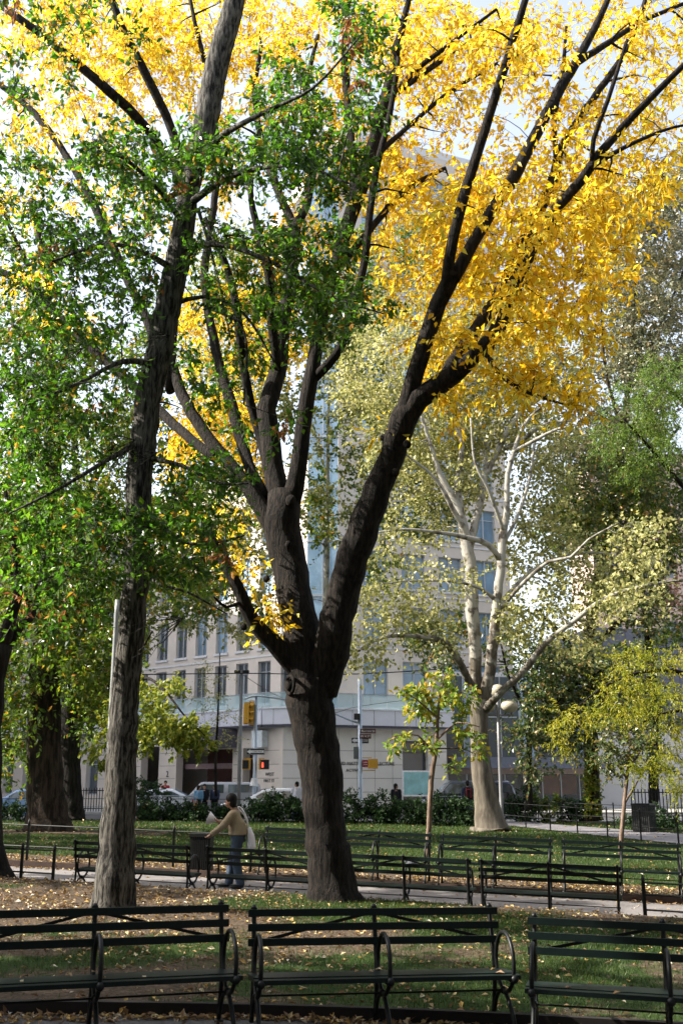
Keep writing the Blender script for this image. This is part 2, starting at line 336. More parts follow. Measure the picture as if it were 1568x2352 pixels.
def rdir(n, z=0): d = RNG.normal(0, 1, (n, 3)); d[:, 2] += z; return d / np.linalg.norm(d, axis=1)[:, None]
class Tree:
    def __init__(s, name, base, label, cat='tree', group=None, bark=BARK_DARK):
        s.base = Vector(base); s.root = empty(name, base, 0, label, cat, group); s.bark = bark
        s.M = Matrix.Translation(-s.base); s.trunk = MB(); s.tw = MB(); s.N = []; s.R = []; s.L = {}
    def limb(s, P, n=12, rough=.06, step=.22, flare=None):
        P = crom(P, step); P[:, 3] = np.maximum(P[:, 3], .004)
        if rough: P[1:-1, :3] += RNG.normal(0, 1, (len(P) - 2, 3)) * P[1:-1, 3:4] * .06
        s.trunk.tube(P[:, :3], P[:, 3], n, True, rough, flare)
        s.N += [p[:3] for p in P]; s.R += list(P[:, 3]); return P
    def plimb(s, pts, n=12, rough=.06, step=.22, flare=None):
        """pts [(px,py,Y,width)] in picture units at distance Y"""
        R = []
        for (px, py, Y, w) in pts:
            p = at(px, py, Y); R.append((*p, w / 2 * math.sqrt(Y * Y + (p.z - CZ) ** 2) / math.hypot(F, 300)))
        return s.limb(R, n, rough, step, flare)
    def grow(s, C, r=.012, sag=.12, sides=4, zpen=.6, tip=.004):
        C = np.asarray(C); Nn = np.array(s.N); 
        d0 = np.array([np.min(np.sum((Nn - c) ** 2, 1)) for c in C]); C = C[np.argsort(d0)]
        pool = np.zeros((len(Nn) + len(C) * 14, 3)); pool[:len(Nn)] = Nn; rad = np.zeros(len(pool)); rad[:len(Nn)] = s.R; k = len(Nn)
        dirs = []
        for c in C:
            dv = pool[:k] - c; dd = np.sum(dv ** 2, 1) + zpen * np.maximum(dv[:, 2], 0) ** 2 * 2
            i = int(np.argmin(dd)); p0 = pool[i]; d = c - p0; L = np.linalg.norm(d)
            if L < .05: dirs.append(rdir(1)[0]); continue
            n = int(min(12, max(3, L / .22))); t = np.linspace(0, 1, n + 1)[:, None]
            off = rdir(1)[0] * L * sag; off[2] += L * sag * .6
            P = p0 + d * t + off * (4 * t * (1 - t)) + RNG.normal(0, .018 * L, (n + 1, 3)) * (t > 0)
            ra = min(rad[i] * .7, r * (.5 + L * .55)); R = ra + (min(tip, ra) - ra) * t[:, 0]
            s.tw.tube(P, R, sides, False)
            pool[k:k + n] = P[1:]; rad[k:k + n] = R[1:]; k += n; dirs.append(d / L)
        s.C = C; s.D = np.array(dirs); return s
    def leaf(s, name, mat, per=40, spread=.35, L=.14, Wd=.05, droop=.4, sprigs=6, sprigL=.35, tw=True, sel=None, outward=.5, jit=.35):
        C = s.C if sel is None else s.C[sel]; D = s.D if sel is None else s.D[sel]
        if not len(C): return s
        ns = max(1, sprigs); k = max(1, per // ns)
        SC = np.repeat(C, ns, 0); SD = rdir(len(SC), -.15) + np.repeat(D, ns, 0) * outward; SD /= np.linalg.norm(SD, axis=1)[:, None]
        SC = SC + rdir(len(SC)) * spread * RNG.random((len(SC), 1)) * .6
        SL = sprigL * (.6 + .8 * RNG.random(len(SC)))
        if tw:
            E = SC + SD * SL[:, None]; E[:, 2] -= SL * .15; B0 = np.repeat(C, ns, 0)
            for a, m, b in zip(B0, SC, E): s.tw.tube([a, m, b], [.0045, .0035, .0015], 3, False)
        t = (np.arange(k) + .7) / k
        P = SC[:, None] + SD[:, None] * (SL[:, None] * t)[..., None]; P[..., 2] -= (SL[:, None] * t ** 2) * .15
        P = P.reshape(-1, 3); Dr = np.repeat(SD, k, 0)
        side = np.cross(Dr, rdir(len(Dr)) ); side /= np.linalg.norm(side, axis=1)[:, None] + 1e-9
        DD = Dr * .5 + side * .8 + np.array([0, 0, -1]) * droop + RNG.normal(0, jit, Dr.shape)
        Ls = L * (.65 + .6 * RNG.random(len(P))); V = leaf_arrays(P, DD, Ls, Wd * (.75 + .5 * RNG.random(len(P))) * Ls / L)
        s.L.setdefault(name, [mat, []])[1].append(V); return s
    def done(s):
        for k in 'vqtn':
            src = getattr(s.tw, k); dst = getattr(s.trunk, k)
            dst += src if k == 'v' else [f + s.trunk.c for f in src]
        s.trunk.c += s.tw.c; s.trunk.build('trunk', s.bark, s.root, True, s.M)
        for nm, (mat, Vs) in s.L.items():
            V = np.concatenate(Vs) - np.array(s.base); leaf_obj(nm, V, mat, s.root)
        s.trunk = s.tw = None; s.L = None; return s.root
def blobs(B, k=1.0):
    """B [(px,py,rx,ry,Y0,Y1,n)] -> cluster centres spread through real depth"""
    out = []
    for (px, py, rx, ry, y0, y1, n) in B:
        n = max(1, int(n * k)); a = RNG.random(n) * 6.283; r = np.sqrt(RNG.random(n))
        # depth thinner toward the rim, so the mass is rounded
        Y = (y0 + y1) / 2 + (RNG.random(n) - .5) * (y1 - y0) * np.sqrt(np.maximum(.1, 1 - r ** 2 * .8))
        out += [at(px + rx * r[i] * math.cos(a[i]), py + ry * r[i] * math.sin(a[i]), Y[i]) for i in range(n)]
    return np.array([tuple(p) for p in out])
def ell(c, r, n):
    d = rdir(n) * (RNG.random((n, 1)) ** (1 / 2.2)); return np.array(c) + d * np.array(r)
def base_at(px, Y, dz=0): x = (px - CX) / 2504 * Y; return (x, Y, g(x, Y) + dz)
def flare(t, a, k=.5, h=.12, lob=5): return 1 + k * np.exp(-t / h) * (1 + .25 * np.sin(lob * a) + .15 * np.sin(3 * a + 1)) 
# ------------------------------------------------------------------ main ash tree (yellow)
Q = float
YB = 15.9
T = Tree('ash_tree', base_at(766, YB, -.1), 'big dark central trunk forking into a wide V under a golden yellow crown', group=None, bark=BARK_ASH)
T.plimb([(768, 2100, YB, 112), (764, 2050, YB, 104), (759, 1990, YB, 98), (745, 1870, YB, 88), (737, 1750, YB, 96), (722, 1680, YB, 100), (712, 1610, YB, 108), (715, 1555, YB, 112)], 28, .025, .12,
        lambda t, a: 1 + .32 * np.exp(-t / .07) * (1 + .5 * np.sin(5 * a + 1) + .2 * np.sin(3 * a)) + .018 * np.sin(17 * a + 6 * np.sin(t * 9)))
T.plimb([(718, 1600, YB, 88), (700, 1520, YB, 88), (692, 1440, YB, 82), (676, 1350, 16.0, 80), (658, 1270, 16.1, 84), (650, 1200, 16.1, 84), (652, 1140, 16.2, 78)], 20, .03, .16)
T.plimb([(735, 1590, YB, 80), (758, 1500, 15.7, 84), (775, 1420, 15.6, 78), (803, 1310, 15.5, 76), (838, 1200, 15.3, 72), (875, 1100, 15.2, 62), (902, 1040, 15.1, 58), (922, 985, 15.0, 62), (932, 945, 15, 58)], 20, .03, .16)
T.plimb([(700, 1560, YB, 44), (660, 1516, 15.8, 42), (630, 1478, 15.7, 40), (592, 1442, 15.6, 36), (565, 1396, 15.5, 32), (540, 1334, 15.4, 28), (498, 1264, 15.4, 22), (478, 1210, 15.5, 14)], 12)
# from the left stem
T.plimb([(648, 1240, 16.1, 57.6), (610, 1180, 16.1, 44.2), (566, 1112, 16.2, 34.2), (500, 1034, 16.4, 30.6), (440, 949, 16.7, 27.0), (408, 880, 17, 25.2), (392, 800, 17.3, 23.4), (412, 640, 17.6, 21.6), (432, 480, 18, 20.7), (402, 320, 18, 19.8), (340, 180, 17.6, 18.9), (280, 60, 17.2, 16.2), (240, -60, 17, 13.5)])
T.plimb([(500, 1058, 16.3, 23.4), (440, 1010, 16.7, 23.4), (385, 960, 17.2, 23.4), (300, 880, 17.8, 21.6), (200, 790, 18.2, 21.6), (130, 722, 18.4, 19.8), (60, 655, 18.5, 18.0), (-20, 612, 18.6, 14.4)])
T.plimb([(392, 900, 17, 21.6), (340, 740, 17.2, 21.6), (288, 630, 17.4, 19.8), (230, 500, 17.6, 19.8), (160, 370, 17.8, 16.2), (80, 260, 18, 14.4), (-30, 170, 18.2, 10.8)])
T.plimb([(425, 500, 18, 18.0), (400, 385, 18, 18.0), (320, 275, 17.6, 21.6), (255, 212, 17.2, 21.6), (195, 160, 17, 19.8), (130, 105, 16.9, 18.0), (60, 52, 16.8, 16.2), (-30, -10, 16.8, 13.5)])
T.plimb([(610, 1150, 16.2, 36.0), (580, 1090, 16.4, 27.0), (562, 1040, 16.6, 27.0), (538, 955, 16.9, 27.0), (512, 870, 17.2, 23.4), (495, 800, 17.4, 21.6), (470, 640, 17.6, 18.0), (490, 480, 17.8, 16.2), (500, 350, 18, 13.5), (478, 180, 18, 11.7), (450, 60, 18, 9.0), (430, -40, 18, 7.2)])
T.plimb([(650, 1160, 16.2, 55.7), (626, 1060, 16.3, 46.1), (616, 940, 16.4, 44.2), (640, 830, 16.6, 39.6), (650, 740, 16.7, 32.4), (668, 640, 16.8, 28.8), (676, 540, 16.9, 27.0), (676, 510, 17, 27.0)], 14)
T.plimb([(676, 520, 17, 21.6), (645, 455, 17.2, 18.0), (605, 340, 17.4, 15.3), (585, 220, 17.5, 11.7), (600, 100, 17.6, 8.1)])
T.plimb([(678, 515, 17, 19.8), (705, 470, 17.1, 17.1), (718, 350, 17.2, 14.4), (700, 220, 17.4, 11.7), (730, 80, 17.5, 8.1)])
T.plimb([(640, 860, 16.5, 23.4), (625, 740, 16.2, 23.4), (618, 640, 15.9, 21.6), (598, 550, 15.7, 18.0), (575, 440, 15.5, 13.5), (590, 320, 15.4, 9.0)])
T.plimb([(632, 1110, 16.3, 27.0), (606, 1040, 16.5, 22.5), (584, 960, 16.5, 21.6), (560, 850, 16.3, 21.6), (545, 720, 16, 19.8), (520, 610, 15.8, 15.3), (470, 500, 15.6, 10.8)])
T.plimb([(665, 1160, 16.1, 48.0), (686, 1070, 16, 37.8), (700, 950, 16, 36.0), (712, 880, 16, 36.0), (728, 790, 16, 32.4), (745, 700, 16, 30.6), (772, 610, 16, 32.4), (796, 520, 16, 32.4), (830, 430, 16, 30.6), (856, 330, 16, 28.8), (884, 230, 16, 24.3), (905, 140, 16, 19.8), (938, 0, 16, 12.6), (950, -60, 16, 9.0)], 14)
T.plimb([(720, 870, 16, 23.4), (755, 835, 15.8, 21.6), (792, 780, 15.6, 18.0), (815, 690, 15.4, 18.0), (838, 590, 15.3, 18.0), (850, 480, 15.2, 16.2), (868, 370, 15.1, 15.3), (895, 260, 15, 13.5), (915, 130, 15, 9.0)])
T.plimb([(790, 600, 16, 18.0), (868, 505, 16.3, 15.3), (925, 440, 16.6, 14.4), (1022, 385, 17, 8.1)])
T.plimb([(876, 345, 16, 13.5), (960, 270, 16.4, 9.9), (1040, 205, 16.7, 9.0), (1140, 145, 17, 6.3)])
T.plimb([(885, 240, 16, 14.4), (950, 165, 15.6, 11.7), (1040, 95, 15.2, 9.0), (1140, 20, 15, 6.3)])
T.plimb([(915, 210, 16, 12.6), (1010, 140, 16.4, 11.7), (1100, 85, 16.8, 8.1), (1200, 40, 17, 5.4)])
T.plimb([(800, 520, 16, 18.0), (812, 400, 16.4, 18.0), (800, 260, 16.7, 18.0), (792, 120, 17, 15.3), (800, -20, 17.2, 10.8)])
# from the right stem
T.plimb([(928, 965, 15, 48.0), (942, 890, 14.9, 39.6), (966, 820, 14.8, 39.6), (992, 730, 14.7, 37.8), (1022, 665, 14.6, 37.8), (1042, 625, 14.5, 37.8)], 14)
T.plimb([(1022, 680, 14.6, 27.0), (1035, 575, 14.3, 25.2), (1060, 470, 14.1, 24.3), (1090, 370, 13.9, 22.5), (1125, 260, 13.7, 20.7), (1165, 130, 13.5, 18.0), (1212, -20, 13.3, 13.5)], 12)
T.plimb([(1040, 640, 14.5, 32.4), (1075, 580, 14.5, 28.8), (1125, 490, 14.6, 28.8), (1185, 395, 14.7, 28.8), (1240, 290, 14.8, 25.2), (1290, 195, 14.9, 22.5), (1338, 115, 15, 18.0), (1390, 10, 15.1, 12.6), (1420, -60, 15.2, 9.0)], 12)
T.plimb([(1320, 145, 15, 16.2), (1400, 95, 15.4, 12.6), (1480, 45, 15.8, 9.9), (1600, -5, 16.2, 7.2)])
T.plimb([(925, 985, 15, 46.1), (962, 918, 14.9, 49.9), (1040, 862, 14.8, 44.2), (1090, 815, 14.7, 37.8), (1134, 770, 14.6, 36.0), (1184, 655, 14.5, 32.4), (1234, 545, 14.4, 28.8), (1284, 470, 14.3, 25.2), (1334, 415, 14.2, 22.5), (1379, 350, 14.1, 19.8), (1450, 268, 14, 17.1), (1509, 208, 13.9, 14.4), (1600, 120, 13.8, 10.8)], 14)
T.plimb([(1010, 880, 14.9, 28.8), (1050, 815, 15.2, 30.6), (1095, 755, 15.4, 28.8), (1146, 672, 15.6, 28.8), (1186, 590, 15.8, 27.0), (1236, 488, 16, 25.2), (1275, 395, 16.1, 21.6), (1285, 345, 16.2, 19.8), (1345, 250, 16.4, 16.2), (1404, 165, 16.6, 14.4), (1449, 95, 16.8, 11.7), (1490, -30, 17, 8.1)], 12)
T.plimb([(1279, 380, 16.1, 14.4), (1272, 280, 16, 12.6), (1290, 180, 15.9, 9.9), (1300, 60, 15.8, 6.3)])
T.plimb([(1350, 385, 14.1, 13.5), (1430, 340, 14.3, 9.9), (1520, 300, 14.6, 7.2), (1600, 280, 14.8, 5.4)])
T.plimb([(1359, 370, 14.1, 10.8), (1362, 320, 14, 10.8), (1395, 230, 13.8, 9.9), (1440, 90, 13.6, 7.2)])
T.plimb([(1110, 800, 14.7, 14.4), (1150, 862, 14.2, 9.9), (1220, 905, 13.8, 8.1), (1310, 932, 13.4, 4.5)])
T.plimb([(560, 1380, 15.5, 10.8), (520, 1395, 15.2, 7.2), (490, 1370, 15, 4.5)])
# bark burrs and pruning scars on the limbs
for (px, py, Y, r) in ((666, 1574, 15.72, .075), (668, 1150, 15.85, .085), (935, 1020, 14.8, .06), (908, 1085, 15, .06), (880, 1005, 15, .05), (612, 1330, 15.7, .05), (662, 1250, 15.8, .05), (560, 1440, 15.5, .05)):
    p = at(px, py, Y); T.trunk.ball(p, (r, r * .7, r * 1.15), 12, 8)
p = at(666, 1574, 15.64)
ring = [(p.x + .065 * math.cos(a), p.y - .12 * math.cos(a), p.z + .13 * math.sin(a)) for a in np.linspace(0, 6.283, 24)]
T.trunk.tube(ring, .026, 8, False)
Bm = [(90, 60, 130, 90, 17.6, 22.8, 64), (260, 50, 150, 90, 17.6, 22.8, 84), (440, 60, 150, 100, 17.6, 22.8, 76), (150, 190, 130, 80, 17.6, 22.8, 44), (340, 180, 140, 90, 17.6, 22.8, 66),
      (600, 60, 120, 90, 15.3, 20.6, 40), (520, 210, 100, 100, 16.3, 21.6, 30), (640, 190, 80, 90, 16.3, 21.6, 20), (760, 60, 120, 80, 15.3, 20.6, 42), (900, 60, 110, 90, 15.3, 20.6, 40), (720, 210, 90, 80, 16.3, 21.6, 22),
      (1040, 70, 120, 80, 14.8, 19.6, 46), (990, 190, 110, 80, 15.3, 19.6, 30), (1160, 110, 90, 80, 14.3, 18.6, 30), (1260, 60, 110, 70, 14.3, 19.6, 26), (1400, 60, 130, 70, 14.3, 19.6, 28), (1520, 70, 90, 80, 14.3, 18.6, 24),
      (1130, 230, 80, 70, 14.8, 18.6, 14), (1270, 220, 60, 60, 14.3, 18.6, 8), (1480, 200, 110, 70, 14.3, 18.6, 20), (1370, 280, 60, 50, 14.3, 17.6, 9), (1510, 320, 90, 60, 13.8, 18.6, 22),
      (960, 330, 90, 60, 15.3, 19.6, 16), (900, 420, 90, 80, 15.3, 19.6, 28), (1010, 450, 120, 70, 14.8, 19.6, 44), (1080, 540, 110, 90, 14.8, 19.6, 46), (950, 560, 110, 90, 15.3, 19.6, 40), (1160, 430, 90, 70, 14.8, 19.1, 28),
      (1230, 380, 80, 50, 14.8, 18.6, 14), (1340, 400, 90, 60, 13.8, 18.6, 24), (1300, 480, 110, 70, 13.8, 18.6, 40), (1440, 420, 110, 60, 13.8, 18.6, 26), (1250, 570, 120, 80, 13.8, 18.6, 46), (1400, 500, 90, 50, 13.8, 18.1, 16),
      (1160, 640, 100, 80, 14.3, 18.6, 34), (1290, 660, 110, 70, 13.8, 18.6, 34), (1230, 740, 100, 60, 13.8, 18.6, 26), (1100, 760, 90, 60, 14.3, 18.6, 18), (900, 660, 80, 60, 15.3, 19.6, 12), (1010, 640, 60, 60, 14.8, 18.6, 12),
      (1040, 840, 60, 50, 14.8, 17.6, 8), (1200, 890, 80, 22, 13, 14.4, 8), (1290, 915, 60, 26, 12.8, 14, 7), (1040, 930, 26, 26, 14, 15.5, 3), (1130, 870, 40, 30, 13.5, 15, 4), (870, 1020, 14, 26, 14.8, 15.4, 2),
      (470, 960, 75, 60, 17.8, 21.6, 30), (440, 1020, 60, 40, 17.3, 21.6, 12), (560, 980, 40, 80, 17.8, 21.6, 14), (590, 1070, 26, 50, 17.8, 20.6, 8), (560, 820, 70, 80, 17.8, 21.6, 16), (460, 860, 50, 60, 17.8, 21.6, 8),
      (60, 640, 80, 40, 17.3, 21.6, 12), (170, 740, 80, 30, 17.3, 21.6, 9), (100, 420, 120, 80, 19.1, 22.8, 14), (300, 480, 100, 80, 17.8, 21.6, 16), (230, 320, 100, 60, 18.6, 22.8, 20), (400, 540, 60, 80, 18.3, 21.6, 8), (690, 560, 100, 80, 16.8, 20.6, 16), (600, 700, 70, 80, 17.3, 20.6, 12), (850, 300, 60, 50, 16.8, 19.6, 10), (780, 420, 80, 60, 17.8, 20.6, 12), (520, 420, 60, 60, 18.3, 21.6, 10),
      (560, 1330, 22, 30, 15, 16, 3), (590, 1420, 40, 20, 15, 16, 4), (530, 1260, 30, 40, 15, 16, 3), (500, 1200, 60, 50, 16.3, 18.6, 8), (600, 1440, 30, 20, 15.2, 15.8, 2)]
Bf = [(1100, 470, 110, 70, 12.8, 14.2, 9), (1250, 600, 100, 70, 12.8, 14, 9), (1180, 730, 80, 60, 13, 14.2, 8), (1330, 480, 100, 60, 12.6, 13.8, 8), (1060, 800, 60, 40, 13.4, 14.4, 4), (1480, 400, 60, 60, 12.6, 13.6, 6), (1180, 120, 120, 80, 12.6, 13.6, 8), (950, 120, 80, 80, 14, 15.6, 6), (1250, 850, 90, 50, 13, 16, 12), (1330, 760, 60, 50, 13, 16.5, 8), (1380, 620, 60, 60, 13, 16.5, 10), (1000, 760, 60, 60, 14.6, 17, 8), (1040, 900, 70, 40, 14.6, 17, 7), (1300, 300, 60, 40, 12.8, 14, 4), (200, 70, 200, 60, 15, 16.5, 12), (560, 700, 60, 80, 17, 20, 10), (450, 700, 60, 80, 17.5, 20, 10), (650, 800, 60, 80, 17, 20, 10), (760, 560, 60, 60, 17, 20, 10), (800, 330, 60, 60, 17, 20, 8), (60, 300, 80, 50, 17, 20, 8)]
T.grow(np.vstack([blobs(Bm, .80), blobs(Bf)]), .03, .10).leaf('crown', L_YEL, 38, .30, .135, .060, .6, 6, .40, True, None, .35); T.done()

# ------------------------------------------------------------------ pin oak in front left (green)
YO = 14.3
T = Tree('oak_tree', base_at(262, YO, -.1), 'leaning grey trunk at left with a glossy green crown before the yellow tree', bark=BARK_OAK)
T.plimb([(262, 2120, YO, 92), (262, 2070, YO, 86), (266, 1954, YO, 78), (273, 1852, YO, 72), (281, 1715, YO, 67), (291, 1560, YO, 64), (308, 1400, 14.3, 60), (314, 1290, 14.3, 60), (318, 1150, 14.3, 60), (328, 1020, 14.3, 60), (343, 900, 14.3, 60), (366, 800, 14.3, 60), (388, 690, 14.3, 58), (408, 590, 14.3, 54), (425, 500, 14.3, 48), (440, 410, 14.3, 44), (470, 300, 14.3, 52), (498, 150, 14.3, 50), (532, 30, 14.3, 44), (560, -60, 14.3, 38)], 22, .010, .14,
        lambda t, a: 1 + .22 * np.exp(-t / .03) * (1 + .5 * np.sin(4 * a + 2)))
for pts in ([(440, 400, 14.3, 20), (500, 320, 13.6, 14), (600, 260, 12.8, 10), (720, 200, 12.2, 6), (820, 90, 12, 4)],
            [(430, 470, 14.3, 18), (540, 400, 13.4, 13), (680, 380, 12.6, 9), (800, 420, 12, 5)],
            [(412, 570, 14.3, 18), (500, 560, 13.6, 13), (620, 600, 13, 9), (760, 680, 12.6, 6), (880, 720, 12.4, 3)],
            [(400, 620, 14.3, 16), (330, 580, 13.6, 12), (240, 560, 13, 9), (120, 600, 12.6, 5)],
            [(426, 520, 14.3, 15), (360, 430, 13.6, 11), (280, 360, 13, 8), (200, 330, 12.6, 5)],
            [(360, 840, 14.3, 16), (280, 830, 13.6, 12), (180, 880, 13, 9), (60, 930, 12.6, 5)],
            [(330, 1010, 14.3, 15), (240, 1060, 13.6, 11), (140, 1120, 13, 8), (20, 1180, 12.6, 4)],
            [(335, 1050, 14.3, 14), (420, 1070, 13.8, 10), (500, 1110, 13.4, 7), (570, 1110, 13, 4)],
            [(318, 1160, 14.3, 14), (250, 1230, 13.7, 10), (170, 1300, 13.2, 7), (80, 1340, 13, 4)],
            [(320, 1190, 14.3, 14), (400, 1240, 14, 10), (480, 1250, 13.8, 7), (560, 1230, 13.5, 4)],
            [(340, 1320, 14.3, 10), (372, 1345, 14, 8), (430, 1360, 13.7, 6), (520, 1410, 13.2, 3)],
            [(470, 700, 14.3, 8), (560, 760, 14, 6), (560, 930, 13.8, 4)], [(395, 700, 14.3, 12), (470, 680, 14.4, 9), (560, 720, 14.6, 7), (640, 850, 14.8, 4)],
            [(455, 480, 14.3, 9), (480, 560, 14, 6), (505, 660, 13.6, 4), (530, 780, 13.4, 3)]):
    T.plimb(pts, 8)
Bo = [(640, 190, 75, 55, 11.6, 14, 11), (690, 300, 100, 70, 11.8, 14.5, 26), (590, 380, 100, 60, 12, 15, 22), (760, 400, 90, 60, 11.5, 14, 20), (830, 100, 55, 80, 11.3, 13, 11), (840, 220, 55, 60, 11.3, 13, 8), (790, 30, 40, 40, 11.3, 13, 3),
      (470, 340, 90, 50, 12.4, 15.5, 16), (300, 370, 120, 60, 12, 15, 22), (230, 320, 60, 40, 12, 14, 6), (330, 470, 100, 60, 12, 15.5, 18), (210, 560, 130, 70, 12, 15.5, 28), (110, 640, 90, 50, 12, 15, 12), (120, 440, 90, 60, 12, 15, 9), (300, 640, 80, 60, 12, 15.5, 14),
      (560, 560, 120, 70, 12, 15.5, 20), (660, 640, 110, 60, 12, 15, 22), (760, 560, 60, 60, 12, 14, 8), (720, 720, 80, 60, 12, 14.5, 18), (840, 700, 60, 30, 11.8, 13.5, 8), (530, 680, 80, 60, 12.5, 15.5, 9),
      (80, 790, 110, 60, 12, 15.5, 14), (230, 740, 90, 50, 12, 15.5, 12), (120, 900, 140, 70, 12, 15.5, 24), (260, 900, 70, 60, 12, 15, 7), (200, 1000, 120, 50, 12, 15.5, 12), (70, 1030, 90, 50, 12, 15, 12),
      (110, 1150, 130, 70, 12, 15.5, 24), (250, 1200, 90, 50, 12, 15, 12), (330, 1240, 70, 50, 12.5, 14, 10), (430, 1110, 80, 40, 12.5, 15, 9), (500, 1080, 60, 30, 12.5, 14.5, 7), (440, 1200, 90, 60, 12.5, 15, 12), (400, 1290, 80, 40, 12.5, 15, 10), (500, 1270, 60, 30, 12.5, 15, 3),
      (60, 1270, 90, 60, 12, 15.5, 12), (190, 1310, 90, 50, 12, 15, 12), (120, 1400, 110, 40, 12.5, 15, 8), (640, 970, 30, 30, 13.5, 15, 3), (520, 930, 60, 60, 14, 15.5, 5), (560, 820, 60, 80, 14, 15.5, 6), (440, 820, 40, 80, 14, 15.5, 5)]
C = np.vstack([blobs(Bo), ell((-6.4, 13.2, 10.6), (2.3, 2.2, 2.3), 110), ell((-4.4, 11.8, 12.0), (2.2, 1.8, 1.4), 40)]); T.grow(C, .013, .12)  # two leaf masses outside the frame added to shade the upper trunk
sel = RNG.random(len(T.C)) < .955
T.leaf('crown', L_OAK, 50, .30, .105, .056, .3, 8, .30, True, sel, .3)
T.leaf('dead_leaves', L_BWN, 22, .18, .12, .05, .7, 4, .2, True, ~sel, .2)
# bare grey twig sprays
for (px, py, Y, dx) in ((250, 1030, 13.4, -1), (300, 1060, 13.5, -1), (330, 790, 13.6, -1), (575, 560, 13.4, 1), (560, 720, 13.4, 1), (220, 1260, 13.3, -1), (360, 1440, 13.6, -1), (130, 820, 13, -1)):
    c0 = np.array(at(px - dx * 60, py - 20, Y))
    for k in range(9):
        d = np.array([dx * (.4 + .5 * random.random()), random.uniform(-.4, .4), random.uniform(-.7, .15)]) * .8
        P = [c0, c0 + d * .5 + RNG.normal(0, .04, 3), c0 + d + np.array([0, 0, -.12]) + RNG.normal(0, .05, 3)]
        T.tw.tube(P, [.008, .005, .002], 4, False)
T.done()
# ------------------------------------------------------------------ left background trees
T = Tree('large_oak_tree', base_at(106, 35.5, -.1), 'very thick brown trunk with flared foot on the far lawn at left', bark=BARK_BROWN)
T.plimb([(107, 1935, 35.5, 125), (106, 1912, 35.5, 112), (105, 1880, 35.5, 92), (103, 1800, 35.5, 82), (101, 1700, 35.5, 76), (102, 1600, 35.5, 70), (106, 1500, 35.5, 64), (112, 1400, 35.5, 56), (116, 1280, 35.5, 48), (122, 1100, 35.5, 40), (118, 950, 35.5, 36), (112, 800, 35.5, 30), (112, 650, 35.5, 24), (90, 540, 35.5, 18), (70, 460, 35.5, 12)], 24, .04, .3,
        lambda t, a: 1 + .25 * np.exp(-t / .02) * (1 + .5 * np.sin(5 * a)))
T.plimb([(110, 1480, 35.5, 30), (40, 1330, 34, 22), (-20, 1200, 33, 16)], 8); T.plimb([(116, 1300, 35.5, 26), (190, 1150, 34, 18), (260, 1020, 33, 12)], 8)
T.plimb([(120, 1100, 35.5, 22), (50, 930, 34, 16), (-10, 800, 33, 10)], 8); T.plimb([(118, 1000, 35.5, 20), (190, 860, 37, 14), (280, 740, 38, 8)], 8)
T.plimb([(112, 700, 35.5, 16), (40, 560, 34, 10), (-20, 420, 33, 6)], 8); T.plimb([(110, 1440, 35.5, 22), (220, 1380, 36, 14), (310, 1400, 37, 8)], 8)
B = [(60, 1480, 110, 90, 31, 39, 34), (190, 1470, 90, 90, 31, 38, 30), (80, 1330, 130, 80, 31, 39, 30), (240, 1340, 90, 70, 32, 39, 20), (120, 1180, 160, 90, 31, 39, 34), (280, 1150, 80, 90, 32, 39, 14), (60, 1000, 120, 100, 31, 39, 26), (220, 960, 110, 80, 31, 39, 20), (100, 820, 130, 90, 31, 39, 24), (60, 700, 90, 60, 31, 39, 12), (60, 520, 90, 120, 31, 38, 14), (30, 380, 60, 80, 31, 36, 7), (230, 1580, 60, 60, 33, 38, 12), (40, 1620, 50, 60, 32, 38, 10), (30, 1720, 40, 30, 32, 36, 4), (330, 1000, 90, 120, 32, 39, 20), (400, 1180, 90, 100, 32, 39, 22), (430, 1320, 90, 50, 32, 39, 12), (300, 800, 90, 100, 32, 39, 14), (480, 1060, 80, 80, 32, 38, 12), (40, 1200, 60, 80, 31, 39, 16)]
T.grow(blobs(B, 1.25), .03, .1, 4, .6, .006).leaf('crown', L_OAK2, 84, .9, .19, .105, .3, 9, .8, False); T.done()
T = Tree('street_oak_tree', base_at(166, 47.5, -.1), 'second thick dark trunk just behind the very thick one at left', bark=BARK_DARK)
T.plimb([(168, 1890, 47.5, 62), (167, 1870, 47.5, 52), (164, 1800, 47.5, 46), (162, 1650, 47.5, 44), (160, 1500, 47.5, 40), (170, 1380, 47.5, 32), (180, 1200, 47.5, 24), (170, 1000, 47.5, 14)], 16, .04, .3)
T.plimb([(162, 1560, 47.5, 26), (210, 1470, 47, 20), (250, 1400, 46, 14), (290, 1330, 45, 8)], 8)
B = [(230, 1640, 60, 50, 44, 50, 12), (210, 1560, 70, 50, 44, 50, 14), (280, 1480, 70, 60, 44, 51, 16), (200, 1380, 100, 70, 44, 51, 16), (150, 1220, 120, 90, 44, 51, 18), (200, 1000, 90, 100, 44, 51, 12), (30, 1740, 50, 50, 43, 48, 8), (30, 1650, 40, 60, 43, 48, 8)]
T.grow(blobs(B), .03, .1, 4, .6, .006).leaf('crown', L_OAK2, 90, 1.1, .24, .13, .3, 9, .9, False); T.done()
T = Tree('path_tree', base_at(-14, 18.3, -.1), 'dark trunk cut by the left edge beside the middle path, forking low', bark=BARK_DARK)
T.plimb([(-20, 2040, 18.3, 100), (-22, 2000, 18.3, 78), (-30, 1900, 18.3, 64), (-28, 1780, 18.3, 58), (-20, 1650, 18.3, 50), (-8, 1540, 18.3, 44), (10, 1480, 18.3, 40)], 16, .04, .2, lambda t, a: 1 + .3 * np.exp(-t / .08))
T.plimb([(5, 1500, 18.3, 34), (22, 1430, 18.2, 30), (42, 1370, 18.1, 24), (40, 1300, 18, 20), (30, 1210, 18, 14), (10, 1120, 18, 9)], 10)
